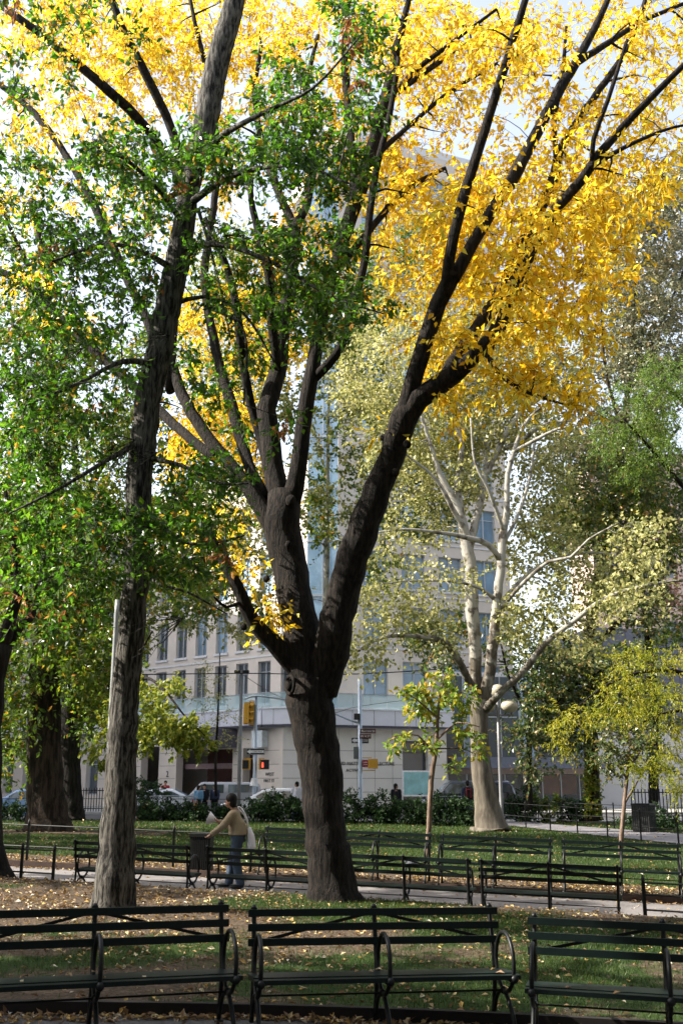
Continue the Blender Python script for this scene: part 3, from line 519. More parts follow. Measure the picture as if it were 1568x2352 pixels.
T.plimb([(12, 1490, 18.3, 28), (45, 1440, 18.4, 22), (85, 1390, 18.5, 15), (70, 1250, 18.6, 8)], 10)
B = [(-40, 1250, 90, 80, 16.5, 20, 14), (60, 1180, 70, 60, 17, 20, 9), (-30, 1080, 80, 60, 17, 20, 8)]
T.grow(blobs(B), .02, .1).leaf('crown', L_OAK2, 60, .3, .1, .05, .3, 8, .35, True); T.done()
# maple branch reaching in low at left with yellow green leaves
T = Tree('maple_tree', base_at(236, 33, -.1), 'slim maple behind the leaning grey trunk, low yellow-green branch spreading right', bark=BARK_DARK)
T.plimb([(262, 1945, 33, 22), (262, 1800, 33, 18), (268, 1650, 33, 16), (280, 1500, 33, 14), (300, 1380, 33, 10)], 8)
T.plimb([(270, 1640, 33, 9), (330, 1560, 31.5, 8), (380, 1590, 30.5, 6), (420, 1640, 30, 4), (470, 1690, 29.5, 2)], 6); T.plimb([(275, 1560, 33, 8), (320, 1500, 32, 6), (350, 1450, 31, 4)], 6)
B = [(350, 1590, 40, 22, 29, 32, 7), (350, 1650, 40, 30, 29, 32, 12), (410, 1680, 50, 26, 29, 31, 15), (450, 1700, 30, 16, 29, 30.5, 6), (330, 1700, 20, 20, 29.5, 32, 3), (280, 1650, 36, 50, 30, 34, 10), (240, 1720, 26, 50, 31, 34, 7), (330, 1460, 40, 30, 30, 33, 4), (400, 1580, 20, 16, 30, 31, 3)]
T.grow(blobs(B), .012, .1, 4, .6, .004).leaf('crown', L_MAP, 60, .35, .15, .11, .3, 6, .4, False); T.done()
# ------------------------------------------------------------------ sycamore
YS = 41.5
T = Tree('sycamore_tree', base_at(1124, YS, -.15), 'pale mottled sycamore right of centre with bare white limbs and sparse pale yellow leaves', bark=BARK_SYC)
T.plimb([(1126, 1915, YS, 80), (1124, 1895, YS, 68), (1118, 1850, YS, 56), (1108, 1790, YS, 48), (1103, 1720, YS, 42), (1100, 1660, YS, 42), (1100, 1610, YS, 46)], 20, .05, .3, lambda t, a: 1 + .2 * np.exp(-t / .1) * (1 + .6 * np.sin(5 * a)))
T.plimb([(1098, 1630, YS, 34), (1092, 1560, YS, 28), (1090, 1480, YS, 28), (1084, 1400, YS, 30), (1082, 1310, YS, 28), (1072, 1260, YS, 28), (1062, 1200, YS, 22), (1044, 1150, YS, 18), (1010, 1090, YS, 14), (985, 1010, YS, 9), (960, 930, YS, 6)], 14, .06, .35)
T.plimb([(1104, 1630, YS, 30), (1122, 1560, 41.2, 26), (1132, 1470, 41, 24), (1140, 1380, 41, 22), (1150, 1300, 41, 20), (1156, 1220, 41, 18), (1164, 1170, 41, 14), (1166, 1090, 41, 12), (1185, 1020, 41, 10), (1215, 960, 41, 7), (1300, 890, 41, 4)], 12, .06, .35)
for pts in ([(1104, 1640, YS, 22), (1150, 1590, 40.5, 17), (1200, 1545, 40, 16), (1250, 1480, 39.5, 14), (1320, 1425, 39, 11), (1390, 1375, 38.5, 11), (1480, 1345, 38, 8), (1590, 1330, 37.5, 5)],
            [(1094, 1600, YS, 22), (1074, 1560, 41, 19), (1048, 1510, 40.5, 17), (1020, 1475, 40, 15), (975, 1464, 39.7, 13), (920, 1460, 39.4, 9), (870, 1468, 39, 7), (800, 1508, 38.6, 4)],
            [(1150, 1290, 41, 12), (1120, 1250, 40.6, 14), (1060, 1232, 40.2, 11), (1000, 1222, 39.8, 8), (930, 1216, 39.5, 6), (870, 1222, 39.2, 4)],
            [(1140, 1380, 41, 10), (1100, 1350, 40.5, 8), (1040, 1336, 40, 6), (960, 1334, 39.6, 5), (880, 1340, 39.3, 3)],
            [(1074, 1270, YS, 22), (1096, 1180, 42, 18), (1112, 1100, 42.4, 17), (1118, 1040, 42.6, 15), (1104, 960, 42.8, 12), (1092, 880, 43, 10), (1100, 800, 43, 7), (1085, 700, 43, 4)],
            [(1110, 1100, 42.4, 14), (1140, 1040, 42.4, 13), (1165, 990, 42.4, 13), (1200, 940, 42.4, 11), (1240, 885, 42.4, 9), (1290, 830, 42.4, 6), (1380, 780, 42.4, 3)],
            [(1158, 1030, 42.4, 10), (1200, 1010, 42, 10), (1250, 975, 41.6, 9), (1320, 965, 41.2, 5)],
            [(1175, 1040, 41, 8), (1230, 1010, 40.6, 9), (1280, 985, 40.2, 6), (1340, 975, 40, 3)],
            [(1062, 1200, YS, 16), (1050, 1110, 41.8, 15), (1060, 1030, 42, 12), (1050, 930, 42.2, 10), (1065, 850, 42.4, 7), (1070, 740, 42.6, 4)],
            [(1130, 1430, 41, 12), (1165, 1370, 41.6, 14), (1225, 1310, 42.2, 11), (1290, 1280, 42.8, 9), (1380, 1270, 43.2, 6), (1480, 1300, 43.6, 3)],
            [(1150, 1400, 41, 8), (1200, 1340, 40, 9), (1260, 1290, 39.5, 8), (1310, 1280, 39, 7), (1350, 1240, 38.5, 5), (1420, 1200, 38, 3)],
            [(1085, 1250, YS, 14), (1040, 1170, 41, 12), (1000, 1100, 40.6, 8), (940, 1050, 40.2, 5), (880, 1010, 40, 3)],
            [(1160, 1230, 41, 9), (1135, 1160, 40.5, 9), (1120, 1120, 40.2, 8), (1090, 1060, 40, 6), (1080, 960, 40, 4)],
            [(1150, 1260, 41, 10), (1190, 1180, 41.3, 8), (1215, 1100, 41.5, 7), (1230, 1000, 41.6, 4)]):
    T.plimb(pts, 9, .05, .35)
B = [(900, 860, 150, 90, 41, 46, 44), (1060, 830, 120, 100, 41, 47, 44), (1190, 880, 120, 90, 41, 47, 40), (1000, 970, 120, 80, 41, 46, 36), (1110, 960, 100, 80, 41, 47, 34), (1230, 1010, 100, 80, 41, 47, 30), (900, 1010, 90, 80, 41, 44, 14),
     (960, 1090, 90, 60, 41, 45, 16), (1080, 1080, 90, 70, 41, 46, 20), (1230, 1130, 90, 80, 41, 46, 26), (960, 1200, 80, 60, 41, 44, 8), (880, 1250, 60, 40, 38, 41, 5), (1000, 1330, 110, 50, 38, 42, 10), (1250, 1260, 100, 70, 41, 45, 24), (1340, 1330, 90, 70, 41, 44, 22), (1240, 1390, 80, 60, 39, 43, 12),
     (860, 1390, 60, 60, 37.5, 41, 9), (830, 1500, 50, 40, 37.5, 40, 8), (960, 1440, 90, 40, 38, 41, 9), (1180, 1430, 60, 60, 40, 43, 8), (1320, 1450, 80, 50, 38, 42, 10), (1180, 740, 130, 70, 41, 47, 26), (1020, 720, 120, 70, 41, 47, 24), (880, 760, 110, 60, 41, 46, 18), (1300, 790, 80, 60, 41, 46, 14), (1440, 1360, 80, 50, 36, 42, 12), (1480, 1250, 80, 60, 36, 42, 12)]
T.grow(blobs(B, 2.2), .055, .14, 5, .6, .009).leaf('crown', L_SYC, 33, .8, .17, .14, .4, 6, .8, False); T.done()
# a twin tree behind the V, dull olive
T = Tree('street_plane_tree', base_at(640, 52, -.1), 'thin olive-leaved street tree behind the big V, before the blue glass corner', bark=BARK_SYC)
T.plimb([(742, 1860, 50.5, 20), (742, 1700, 50.5, 18), (745, 1500, 50.5, 16), (750, 1300, 50.5, 12), (752, 1100, 50.5, 8), (755, 900, 50.5, 5)], 8)
B = [(745, 1180, 60, 60, 48.5, 53, 14), (750, 1060, 60, 60, 48.5, 53, 9), (640, 1380, 60, 50, 48.5, 53, 6), (560, 1420, 70, 40, 48.5, 53, 6), (760, 940, 60, 60, 48.5, 53, 6), (430, 1390, 90, 50, 48.5, 53, 14), (600, 1250, 70, 70, 48.5, 53, 14), (540, 1100, 90, 100, 48.5, 53, 24), (470, 1280, 90, 80, 48.5, 53, 22), (600, 900, 90, 120, 48.5, 53, 24), (480, 760, 90, 120, 48.5, 53, 20), (640, 700, 90, 100, 48.5, 53, 16), (830, 680, 90, 100, 48.5, 53, 26), (760, 820, 60, 60, 48.5, 53, 12), (900, 560, 90, 80, 48.5, 53, 16), (860, 900, 80, 90, 48.5, 53, 20), (880, 1060, 80, 80, 48.5, 53, 18), (960, 1180, 90, 60, 48.5, 53, 14), (840, 1300, 70, 50, 48.5, 53, 8), (1000, 1440, 80, 40, 48.5, 53, 10), (1020, 1080, 80, 80, 48.5, 53, 16), (740, 700, 60, 80, 48.5, 53, 12), (460, 1180, 90, 70, 48.5, 53, 14), (380, 1300, 70, 60, 48.5, 53, 12), (560, 600, 90, 90, 48.5, 53, 14)]
B += [(540, 880, 110, 110, 47, 53, 26), (600, 640, 110, 110, 47, 53, 22), (470, 620, 90, 110, 47, 53, 16)]
T.grow(blobs(B, 1.7), .025, .12, 4, .6, .006); gm_ = RNG.random(len(T.C)) < .45
T.leaf('crown', L_SYC, 76, 1.0, .22, .15, .3, 7, .9, False, ~gm_).leaf('green_crown', L_OAK2, 76, 1.0, .22, .15, .3, 7, .9, False, gm_); T.done()
# ------------------------------------------------------------------ right background trees
T = Tree('linden_tree', base_at(1361, 50, -.1), 'tall dark green tree at right whose lower trunk is wrapped in ivy', bark=BARK_BROWN)
T.plimb([(1362, 1885, 50, 48), (1361, 1860, 50, 40), (1360, 1800, 50, 34), (1357, 1700, 50, 32), (1352, 1600, 50, 30), (1350, 1480, 50, 28), (1370, 1350, 50, 24), (1400, 1200, 50, 20), (1430, 1000, 50, 16), (1450, 800, 50, 12), (1460, 600, 50, 7)], 14, .04, .4)
for pts in ([(1352, 1560, 50, 18), (1290, 1460, 49, 12), (1230, 1400, 48, 7)], [(1350, 1500, 50, 18), (1430, 1420, 51, 12), (1520, 1340, 52, 8)], [(1385, 1290, 50, 14), (1330, 1180, 49, 10), (1290, 1080, 48, 6)], [(1400, 1200, 50, 14), (1480, 1080, 50, 10), (1560, 980, 50, 6)], [(1432, 1000, 50, 11), (1390, 850, 49, 7), (1380, 700, 48, 4)], [(1440, 900, 50, 11), (1510, 760, 50, 7), (1570, 620, 50, 4)]):
    T.plimb(pts, 8, .05, .4)
B = [(1480, 540, 100, 90, 46, 54, 46), (1410, 640, 60, 80, 46, 54, 20), (1530, 680, 70, 90, 46, 54, 34), (1440, 760, 60, 60, 47, 54, 16), (1520, 860, 90, 80, 46, 54, 34), (1440, 470, 60, 50, 46, 54, 12), (1550, 440, 50, 60, 46, 54, 14),
     (1380, 1110, 110, 80, 45, 54, 40), (1500, 1120, 90, 90, 46, 54, 36), (1330, 1000, 80, 60, 46, 54, 16), (1430, 1000, 100, 80, 46, 54, 30), (1340, 1210, 100, 60, 45, 54, 30), (1500, 1260, 70, 60, 46, 54, 18), (1430, 1350, 80, 50, 46, 54, 14), (1520, 1430, 70, 50, 46, 54, 14), (1400, 820, 60, 60, 46, 54, 10), (1320, 880, 60, 60, 46, 54, 10)]
T.grow(blobs(B, 2.0), .03, .1, 4, .6, .006)
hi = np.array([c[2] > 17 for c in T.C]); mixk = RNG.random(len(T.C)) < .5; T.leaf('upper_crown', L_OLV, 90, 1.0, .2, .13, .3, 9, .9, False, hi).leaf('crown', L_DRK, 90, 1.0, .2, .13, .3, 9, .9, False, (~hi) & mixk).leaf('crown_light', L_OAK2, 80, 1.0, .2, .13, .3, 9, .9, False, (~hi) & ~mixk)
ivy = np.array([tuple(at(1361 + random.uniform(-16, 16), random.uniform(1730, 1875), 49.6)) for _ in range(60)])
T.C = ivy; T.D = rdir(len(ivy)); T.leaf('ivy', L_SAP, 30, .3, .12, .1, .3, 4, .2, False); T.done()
T = Tree('shade_tree', base_at(1300, 53, -.1), 'low dark green tree before the glass pavilion, right of the pale sycamore', bark=BARK_DARK)
T.plimb([(1215, 1860, 49, 16), (1214, 1750, 49, 14), (1218, 1650, 49, 13), (1230, 1540, 49, 10), (1250, 1420, 49, 6)], 8)
T.plimb([(1216, 1700, 49, 9), (1290, 1600, 48, 8), (1380, 1540, 47, 5)], 6); T.plimb([(1216, 1650, 49, 9), (1170, 1560, 48.5, 6), (1150, 1480, 48, 4)], 6)
B = [(1215, 1640, 60, 60, 46, 50.5, 18), (1290, 1590, 80, 60, 46, 50.5, 34), (1220, 1540, 70, 50, 46, 50.5, 16), (1390, 1620, 70, 70, 46, 50.5, 36), (1340, 1520, 90, 50, 46, 50.5, 24), (1230, 1750, 26, 40, 46, 49, 6), (1290, 1680, 60, 40, 46, 49, 14), (1450, 1540, 70, 50, 46, 50, 16), (1000, 1500, 60, 50, 46, 50, 10), (1490, 1650, 70, 60, 46, 50, 14), (1180, 1460, 70, 40, 46, 50, 8)]
T.grow(blobs(B, 1.1), .02, .1, 4, .6, .006).leaf('crown', L_DRK, 80, .9, .2, .12, .3, 8, .8, False); T.done()
T = Tree('distant_tree', base_at(1540, 66, 0), 'tree far behind at the right edge with dusty pink turning leaves', bark=BARK_DARK)
T.root.location.z = 0
T.plimb([(1500, 1850, 52.5, 24), (1500, 1600, 52.5, 20), (1480, 1400, 52.5, 14), (1460, 1250, 52.5, 8)], 8)
B = [(1460, 1220, 50, 40, 50.5, 52.5, 12), (1440, 1310, 60, 40, 50.5, 52.5, 12), (1530, 1350, 50, 50, 50.5, 52.5, 10), (1520, 1200, 40, 30, 50.5, 52.5, 6)]
T.grow(blobs(B), .02, .1, 4).leaf('crown', L_PNK, 60, 1.0, .2, .13, .3, 6, .8, False); T.done()
# honey locust reaching in from the right edge
T = Tree('locust_tree', base_at(1640, 27, -.1), 'feathery yellow-green locust sprays hanging in from the right edge', bark=BARK_DARK)
T.plimb([(1700, 2000, 27, 50), (1690, 1800, 27, 46), (1680, 1500, 27, 40), (1670, 1200, 27, 34), (1660, 900, 27, 24), (1650, 700, 27, 14)], 12)
for pts in ([(1680, 1640, 27, 16), (1600, 1560, 26, 12), (1500, 1540, 25.4, 9), (1400, 1570, 25, 6), (1330, 1620, 24.6, 3)], [(1684, 1700, 27, 13), (1600, 1640, 26.4, 9), (1520, 1640, 26, 6), (1440, 1680, 25.8, 3)], [(1672, 1300, 27, 16), (1600, 1160, 26, 12), (1510, 1050, 25.4, 8), (1430, 960, 25, 4)], [(1665, 1100, 27, 14), (1600, 960, 26, 9), (1520, 880, 25.4, 5)]):
    T.plimb(pts, 8)
B1 = [(1330, 1640, 60, 30, 23.5, 26.5, 7), (1410, 1590, 60, 40, 23.5, 26.5, 9), (1480, 1540, 60, 50, 23.5, 27, 9), (1550, 1570, 50, 90, 23.5, 27, 14), (1460, 1640, 70, 30, 24, 27, 7), (1540, 1720, 36, 60, 24, 27, 9), (1480, 1760, 30, 20, 24, 26.5, 4), (1560, 1800, 20, 40, 24, 27, 5), (1290, 1690, 20, 26, 24, 26, 3)]
n1 = sum(max(1, b[6]) for b in B1)
B2 = [(1500, 900, 70, 60, 23.5, 27, 18), (1440, 960, 60, 50, 23.5, 27, 12), (1530, 1000, 50, 60, 24, 27, 14), (1400, 1010, 40, 30, 24, 26.5, 5), (1560, 860, 40, 50, 24, 27, 8), (1480, 1060, 50, 40, 24, 27, 7)]
C1 = blobs(B1); C2 = blobs(B2); T.grow(np.vstack([C1, C2]), .012, .12, 4)
hi = T.C[:, 2] > 6.5
T.leaf('lower_sprays', L_LOC, 150, .34, .085, .026, .7, 12, .42, True, ~hi).leaf('upper_sprays', L_FEA, 190, .35, .085, .026, .7, 12, .45, True, hi); T.done()
# ------------------------------------------------------------------ saplings
T = Tree('young_magnolia_tree', base_at(984, 24.5, -.1), 'slender young tree with reddish stem and large yellow-green leaves near the sycamore', bark=BARK_SAP)
T.plimb([(982, 1970, 24.5, 12), (984, 1918, 24.5, 11), (987, 1850, 24.5, 11), (991, 1780, 24.5, 12), (1000, 1730, 24.5, 10), (1004, 1670, 24.5, 8), (1010, 1600, 24.5, 6), (1022, 1550, 24.5, 3)], 10, .04, .15)
for pts in ([(998, 1735, 24.5, 5), (960, 1690, 24.3, 4), (910, 1690, 24.1, 3), (888, 1710, 24, 2)], [(1003, 1700, 24.5, 5), (1050, 1660, 24.3, 4), (1100, 1670, 24, 2)], [(1006, 1650, 24.5, 5), (960, 1610, 24.4, 3), (930, 1590, 24.3, 2)], [(1008, 1620, 24.5, 4), (1060, 1590, 24.6, 3), (1090, 1580, 24.6, 2)], [(1001, 1720, 24.5, 4), (1060, 1720, 24.8, 3), (1085, 1730, 24.8, 2)]):
    T.plimb(pts, 6)
B = [(940, 1600, 34, 24, 24, 25, 9), (1000, 1600, 50, 26, 24, 25.2, 16), (970, 1650, 40, 26, 24, 25.2, 8), (1080, 1600, 40, 22, 24, 25.2, 8), (1070, 1670, 36, 30, 24, 25.2, 9), (1090, 1720, 24, 20, 24, 25, 5), (910, 1695, 28, 12, 23.8, 24.4, 4), (895, 1712, 10, 8, 23.8, 24.3, 2), (985, 1700, 34, 18, 24, 25, 6), (1020, 1560, 26, 20, 24.2, 24.9, 6), (1040, 1760, 20, 14, 24, 25, 3)]
T.grow(blobs(B), .007, .12, 4, .6, .002).leaf('crown', L_SAP, 16, .1, .15, .085, .4, 4, .2, True); T.done()
T = Tree('young_maple_tree', base_at(1428, 29.5, -.1), 'young tree at right with thin forked stem and small dark green crown', bark=BARK_SAP)
T.plimb([(1424, 1965, 29.5, 10), (1427, 1920, 29.5, 10), (1432, 1860, 29.5, 9), (1438, 1800, 29.5, 9), (1442, 1750, 29.5, 7), (1448, 1690, 29.5, 4)], 10)
T.plimb([(1434, 1845, 29.5, 6), (1458, 1805, 29.3, 4), (1478, 1768, 29.1, 2)], 6)
for pts in ([(1440, 1790, 29.5, 5), (1405, 1740, 29.3, 3)], [(1442, 1770, 29.5, 5), (1480, 1710, 29.7, 3)]): T.plimb(pts, 6)
B = [(1440, 1700, 60, 44, 28.5, 30.6, 22), (1400, 1740, 36, 34, 28.7, 30.3, 10), (1480, 1720, 44, 34, 28.6, 30.5, 12), (1420, 1660, 50, 24, 28.7, 30.5, 8), (1440, 1770, 44, 18, 28.8, 30.2, 7), (1500, 1765, 30, 20, 29, 30, 4)]
T.grow(blobs(B), .008, .1, 4).leaf('crown', L_DRK, 44, .22, .10, .065, .3, 6, .25, True); T.done()
T = Tree('street_sapling', base_at(492, 49, -.1), 'thin street tree with wispy yellowish leaves in front of the recessed entrance', bark=BARK_DARK)
T.plimb([(496, 1830, 49, 6), (495, 1740, 49, 6), (500, 1650, 49, 5), (503, 1560, 49, 3), (505, 1500, 49, 2)], 6)
B = [(490, 1560, 50, 40, 48, 50, 12), (500, 1640, 46, 40, 48, 50, 10), (470, 1600, 36, 30, 48, 50, 6), (530, 1700, 20, 20, 48, 50, 3), (480, 1700, 26, 20, 48, 50, 3)]
T.grow(blobs(B), .008, .1, 3).leaf('crown', L_SYC, 34, .5, .12, .06, .3, 6, .5, False); T.done()
# unseen trees added around the view to shade the foreground and block sky light
def side_tree(x, y, h, r, seed, n, lab, mat=L_OAK2):
    T = Tree('side_tree', (x, y, g(x, y) - .05), lab, group=None, bark=BARK_DARK)
    T.limb([(x, y, 0, .3), (x + .1, y, 2, .25), (x, y + .1, h * .5, .2), (x, y, h * .8, .1), (x, y, h * .95, .04)], 12)
    for k in range(9):
        a = k * 2.4 + seed; z = h * (.4 + .05 * k)
        T.limb([(x, y, z, .09), (x + r * .45 * math.cos(a), y + r * .45 * math.sin(a), z + .8, .06), (x + r * .85 * math.cos(a), y + r * .85 * math.sin(a), z + 1.3, .02)], 6)
    T.grow(ell((x, y, h * .70), (r, r, h * .32), int(n * .30)), .02, .1, 3).leaf('crown', mat, 330, .75, .2, .13, .3, 16, .75, False, None, .2); T.done()
side_tree(-12.5, 7.6, 12.5, 3.8, 0, 210, 'unseen tree added left of the near benches to shade them')
side_tree(-16.5, 6.4, 15.0, 3.8, 1, 170, 'taller unseen tree added left of the near lawn to shade it')
side_tree(-17.5, 17.2, 15.5, 3.0, 11, 60, 'thin unseen tree added left of the leaning trunk for sparse shade')
side_tree(-13.5, 18.6, 12.5, 3.0, 2, 90, 'unseen tree added left of the middle path to shade it')
side_tree(-20.0, 27.0, 14.5, 4.4, 3, 150, 'unseen tree added left of the far lawn to shade it')
side_tree(11.5, 7.5, 14, 5.6, 5, 500, 'unseen tree added right of the near benches to cut sky light')
side_tree(13.5, 16.5, 15, 5.4, 6, 420, 'unseen tree added right of the middle path to cut sky light')
side_tree(-7.0, -3.5, 15, 7.0, 7, 760, 'unseen tree added behind the viewer on the left to cut sky light')
side_tree(6.5, -4.0, 15, 7.0, 8, 760, 'unseen tree added behind the viewer on the right to cut sky light')
side_tree(-9.5, 2.0, 12, 4.0, 9, 300, 'unseen tree added left of the viewer to cut sky light')
side_tree(0, -13, 17, 8.0, 10, 800, 'unseen tree added straight behind the viewer to cut sky light')
side_tree(15, -1, 15, 6.5, 12, 600, 'unseen tree added far right of the viewer to cut sky light')
side_tree(-23, 34.5, 17, 5.0, 4, 150, 'unseen tree added at the far end of the park on the left for shade')
# ------------------------------------------------------------------ buildings
STONE = simple('limestone_tan', (.62, .555, .50), .85, 0, .08, 1.2, .2, .1)
STONE2 = simple('limestone_podium', (.68, .65, .61), .8, 0, .07, .8, .2, .1)
PALE = simple('pale_metal_band', (.62, .62, .64), .6, 0, .05, 2)
ALU = simple('window_aluminium', (.38, .42, .46), .4, .3, .1, 4)
DKM = simple('dark_joint', (.10, .09, .085), .8)
ROOFM = simple('roof_membrane', (.3, .3, .3), .9)
def glass(name, c, rough=.06, spec=1.0):
    m, t, b = newmat(name); n = noise(t, .35, 3); r = ramp(t, [(.35, tuple(v * .7 for v in c)), (.65, tuple(v * 1.3 for v in c))], n.outputs[0])
    t.links.new(r.outputs[0], b.inputs['Base Color']); b.inputs['Roughness'].default_value = rough; b.inputs['Specular IOR Level'].default_value = spec
    b.inputs['Coat Weight'].default_value = .6; b.inputs['Coat Roughness'].default_value = .05; return m
GL_D = glass('window_glass_dark', (.05, .065, .08)); GL_B = glass('window_glass_blue', (.22, .34, .46)); GL_P = glass('pavilion_glass', (.03, .06, .08), .06, .5)
def balu_glass():
    m, t, b = newmat('balustrade_glass'); b.inputs['Base Color'].default_value = (.45, .62, .66, 1); b.inputs['Roughness'].default_value = .1
    b.inputs['Alpha'].default_value = .45; return m
BALU = balu_glass()
def wallM(P, ux, uy): # local u along wall, v outward(toward viewer), z up
    n = Vector((uy, -ux, 0))
    if n.y > 0 and abs(n.y) > .2: n = -n
    return Matrix(((ux, n.x, 0, P[0]), (uy, n.y, 0, P[1]), (0, 0, 1, 0), (0, 0, 0, 1)))
def wall(M, u0, u1, z0, z1, ops, name, mat, parent, depth=.35, joints=None):
    us = sorted({u0, u1, *[o[0] for o in ops], *[o[1] for o in ops]}); zs = sorted({z0, z1, *[o[2] for o in ops], *[o[3] for o in ops]})
    mb = MB()
    for i in range(len(us) - 1):
        for j in range(len(zs) - 1):
            uc, zc = (us[i] + us[i + 1]) / 2, (zs[j] + zs[j + 1]) / 2
            if any(o[0] < uc < o[1] and o[2] < zc < o[3] for o in ops): continue
            mb.add([(us[i], 0, zs[j]), (us[i + 1], 0, zs[j]), (us[i + 1], 0, zs[j + 1]), (us[i], 0, zs[j + 1])], [[0, 1, 2, 3]])
    for o in ops:
        a, b, c, d = o[:4]
        mb.add([(a, 0, c), (b, 0, c), (b, 0, d), (a, 0, d), (a, -depth, c), (b, -depth, c), (b, -depth, d), (a, -depth, d)], [[0, 1, 5, 4], [1, 2, 6, 5], [2, 3, 7, 6], [3, 0, 4, 7]])
    return mb.build(name, mat, parent, M=M)
def window(M, a, b, c, d, parent, gl, mull=1, depth=.3, sill=True, frame=ALU):
    mb = MB(); w = .07
    mb.box(a + .003, a + w, -depth, -depth + .08, c + .003, d - .003).box(b - w, b - .003, -depth, -depth + .08, c + .003, d - .003)
    mb.box(a + w, b - w, -depth, -depth + .08, d - w, d - .003).box(a + w, b - w, -depth, -depth + .08, c + .003, c + w)
    for k in range(mull):
        u = a + (b - a) * (k + 1) / (mull + 1); mb.box(u - .05, u + .05, -depth, -depth + .1, c + w, d - w)
    mb.box(a + w, b - w, -depth + .01, -depth + .07, d - .75, d - .69)
    o = mb.build('window', frame, parent, M=M)
    p = MB(); p.box(a + .02, b - .02, -depth - .04, -depth + .02, c + .02, d - .02).build('pane', gl, o, M=M)
    if sill: MB().box(a - .12, b + .12, -.1, .1, c - .16, c - .003).build('sill', PALE, o, M=M)
    return o
# upper wing receding to the left
P0 = at(702, 1800, 71); dL = Vector((-.74, .67, 0)).normalized()
wing = empty('stone_wing', (0, 0, 0), 0, 'shaded tan stone building with rows of tall paired windows, receding left behind the trunks', 'building')
MW = wallM(P0, dL.x, dL.y)
rows = [7.15, 10.95, 14.75, 18.55]
ops = [(1.2 + 2.27 * i, 1.2 + 2.27 * i + 1.25, z, z + 2.9) for i in range(20) for z in rows if not (i > 16 and z > 15)]
wall(MW, .02, 48, .15, 24, ops, 'wall', STONE, wing)
for o_ in ops: window(MW, *o_, wing, GL_D if random.random() < .55 else GL_B, 1)
mb = MB()
for z in (10.35, 14.15, 17.95): mb.box(.1, 48, -.02, .05, z, z + .12)
mb.build('string_course', PALE, wing, M=MW)
MB().box(.03, 48, -14, -.36, 23.6, 24.0).build('roof', ROOFM, wing, M=MW)
# tower
twr = empty('stone_tower', (0, 0, 0), 0, 'tall pale tower with blue glass corner strip behind the V of the dark tree', 'building')
P1 = at(776, 1800, 70.8); P2 = at(1180, 1800, 76); dR = (P2 - P1); dR.z = 0; LR = dR.length; dR.normalize()
ztop = at(1130, 385, 75.5).z
MT = Matrix(((dR.x, dR.y, 0, P1.x), (dR.y, -dR.x, 0, P1.y), (0, 0, 1, 0), (0, 0, 0, 1)))
ops = [(.95 + 2.95 * i + (.9 if i else .9), .95 + 2.95 * i + 2.75, z, z + 2.5) for i in range(4) for z in np.arange(7.4, ztop - 3, 3.8)]
wall(MT, .02, LR, .15, ztop, ops, 'wall', STONE, twr)
for o_ in ops: window(MT, *o_, twr, GL_B, 1)
mb = MB()
for z in np.arange(6.9, ztop - 3, 3.8): mb.box(.05, LR - .05, -.05, .07, z, z + .1)
mb.build('string_course', PALE, twr, M=MT)
MB().box(0, LR, -16, -.01, ztop - .8, ztop + .6).build('roof', PALE, twr, M=MT)
MB().box(LR - .02, LR + .3, -16, .02, .1, ztop).build('side_wall', STONE, twr, M=MT)
# curtain wall corner
PC = at(700, 1800, 70.9); dC = P1 - PC; dC.z = 0; LC = dC.length; dC.normalize()
MC = Matrix(((dC.x, dC.y, 0, PC.x), (dC.y, -dC.x, 0, PC.y), (0, 0, 1, 0), (0, 0, 0, 1)))
k = 0
for z in np.arange(6.6, ztop - 3, 3.8):
    o = MB().box(.03, LC - .03, -.3, -.1, z + .08, z + 3.72).build('glass_panel', GL_B, twr, M=MC)
    MB().box(.03, LC - .03, -.1, -.04, z - .08, z + .08).box(LC * .48, LC * .52, -.1, -.05, z + .08, z + 3.72).build('mullion', ALU, o, M=MC)
MB().box(.03, LC - .03, -.9, -.31, .1, ztop).build('core_wall', STONE, twr, M=MC)
# podium
pod = empty('podium_building', (0, 0, 0), 0, 'low pale limestone corner base topped by a metal band and glass balustrade', 'building')
Q0 = at(648, 1800, 67.3); Q1 = at(1027, 1800, 71.6); dQ = Q1 - Q0; dQ.z = 0; LQ = dQ.length; dQ.normalize()
MQ = Matrix(((dQ.x, dQ.y, 0, Q0.x), (dQ.y, -dQ.x, 0, Q0.y), (0, 0, 1, 0), (0, 0, 0, 1)))
ZB0, ZB1 = at(648, 1664, 67.3).z, at(648, 1628, 67.3).z
u_a = (at(925, 1800, 70.4) - Q0).length; u_b = (at(985, 1800, 71).xy - Q0.xy).length
ops = [(u_a, u_b, .5, ZB0 - .9)]
wall(MQ, 0, LQ, .05, ZB0, ops, 'wall', STONE2, pod, .5)
for o_ in ops: window(MQ, *o_, pod, GL_D, 0, .45, False, DKM)
MLp = wallM(Q0, dL.x, dL.y)
dcols = []
opsL = [(2.3, 3.6, .2, 4.0), (4.6, 10.3, .2, 4.0), (12.2, 14.2, .2, 4.3), (16.3, 17.5, 1.4, 3.7)] + [(19.3 + 2.9 * i, 20.8 + 2.9 * i, 1.0, 3.9) for i in range(9)]
wall(MLp, .0, 48, .05, ZB0, opsL, 'wall', STONE, pod, .6)
RED = simple('entrance_red', (.09, .035, .03), .6, 0, .4, 1.5)
MB().box(4.4, 10.5, -3.2, -3.0, .1, 4.2).build('entrance_back', RED, pod, M=MLp)
MB().box(4.4, 10.5, -1.0, -.9, 2.75, 3.1).build('entrance_lintel', simple('entrance_band', (.25, .17, .18), .5), pod, M=MLp)
MB().box(2.1, 3.8, -1.6, -1.5, .1, 4.2).box(12.0, 14.4, -1.8, -1.7, .1, 4.4).build('dark_recess', simple('recess_dark', (.02, .02, .022), .7), pod, M=MLp)
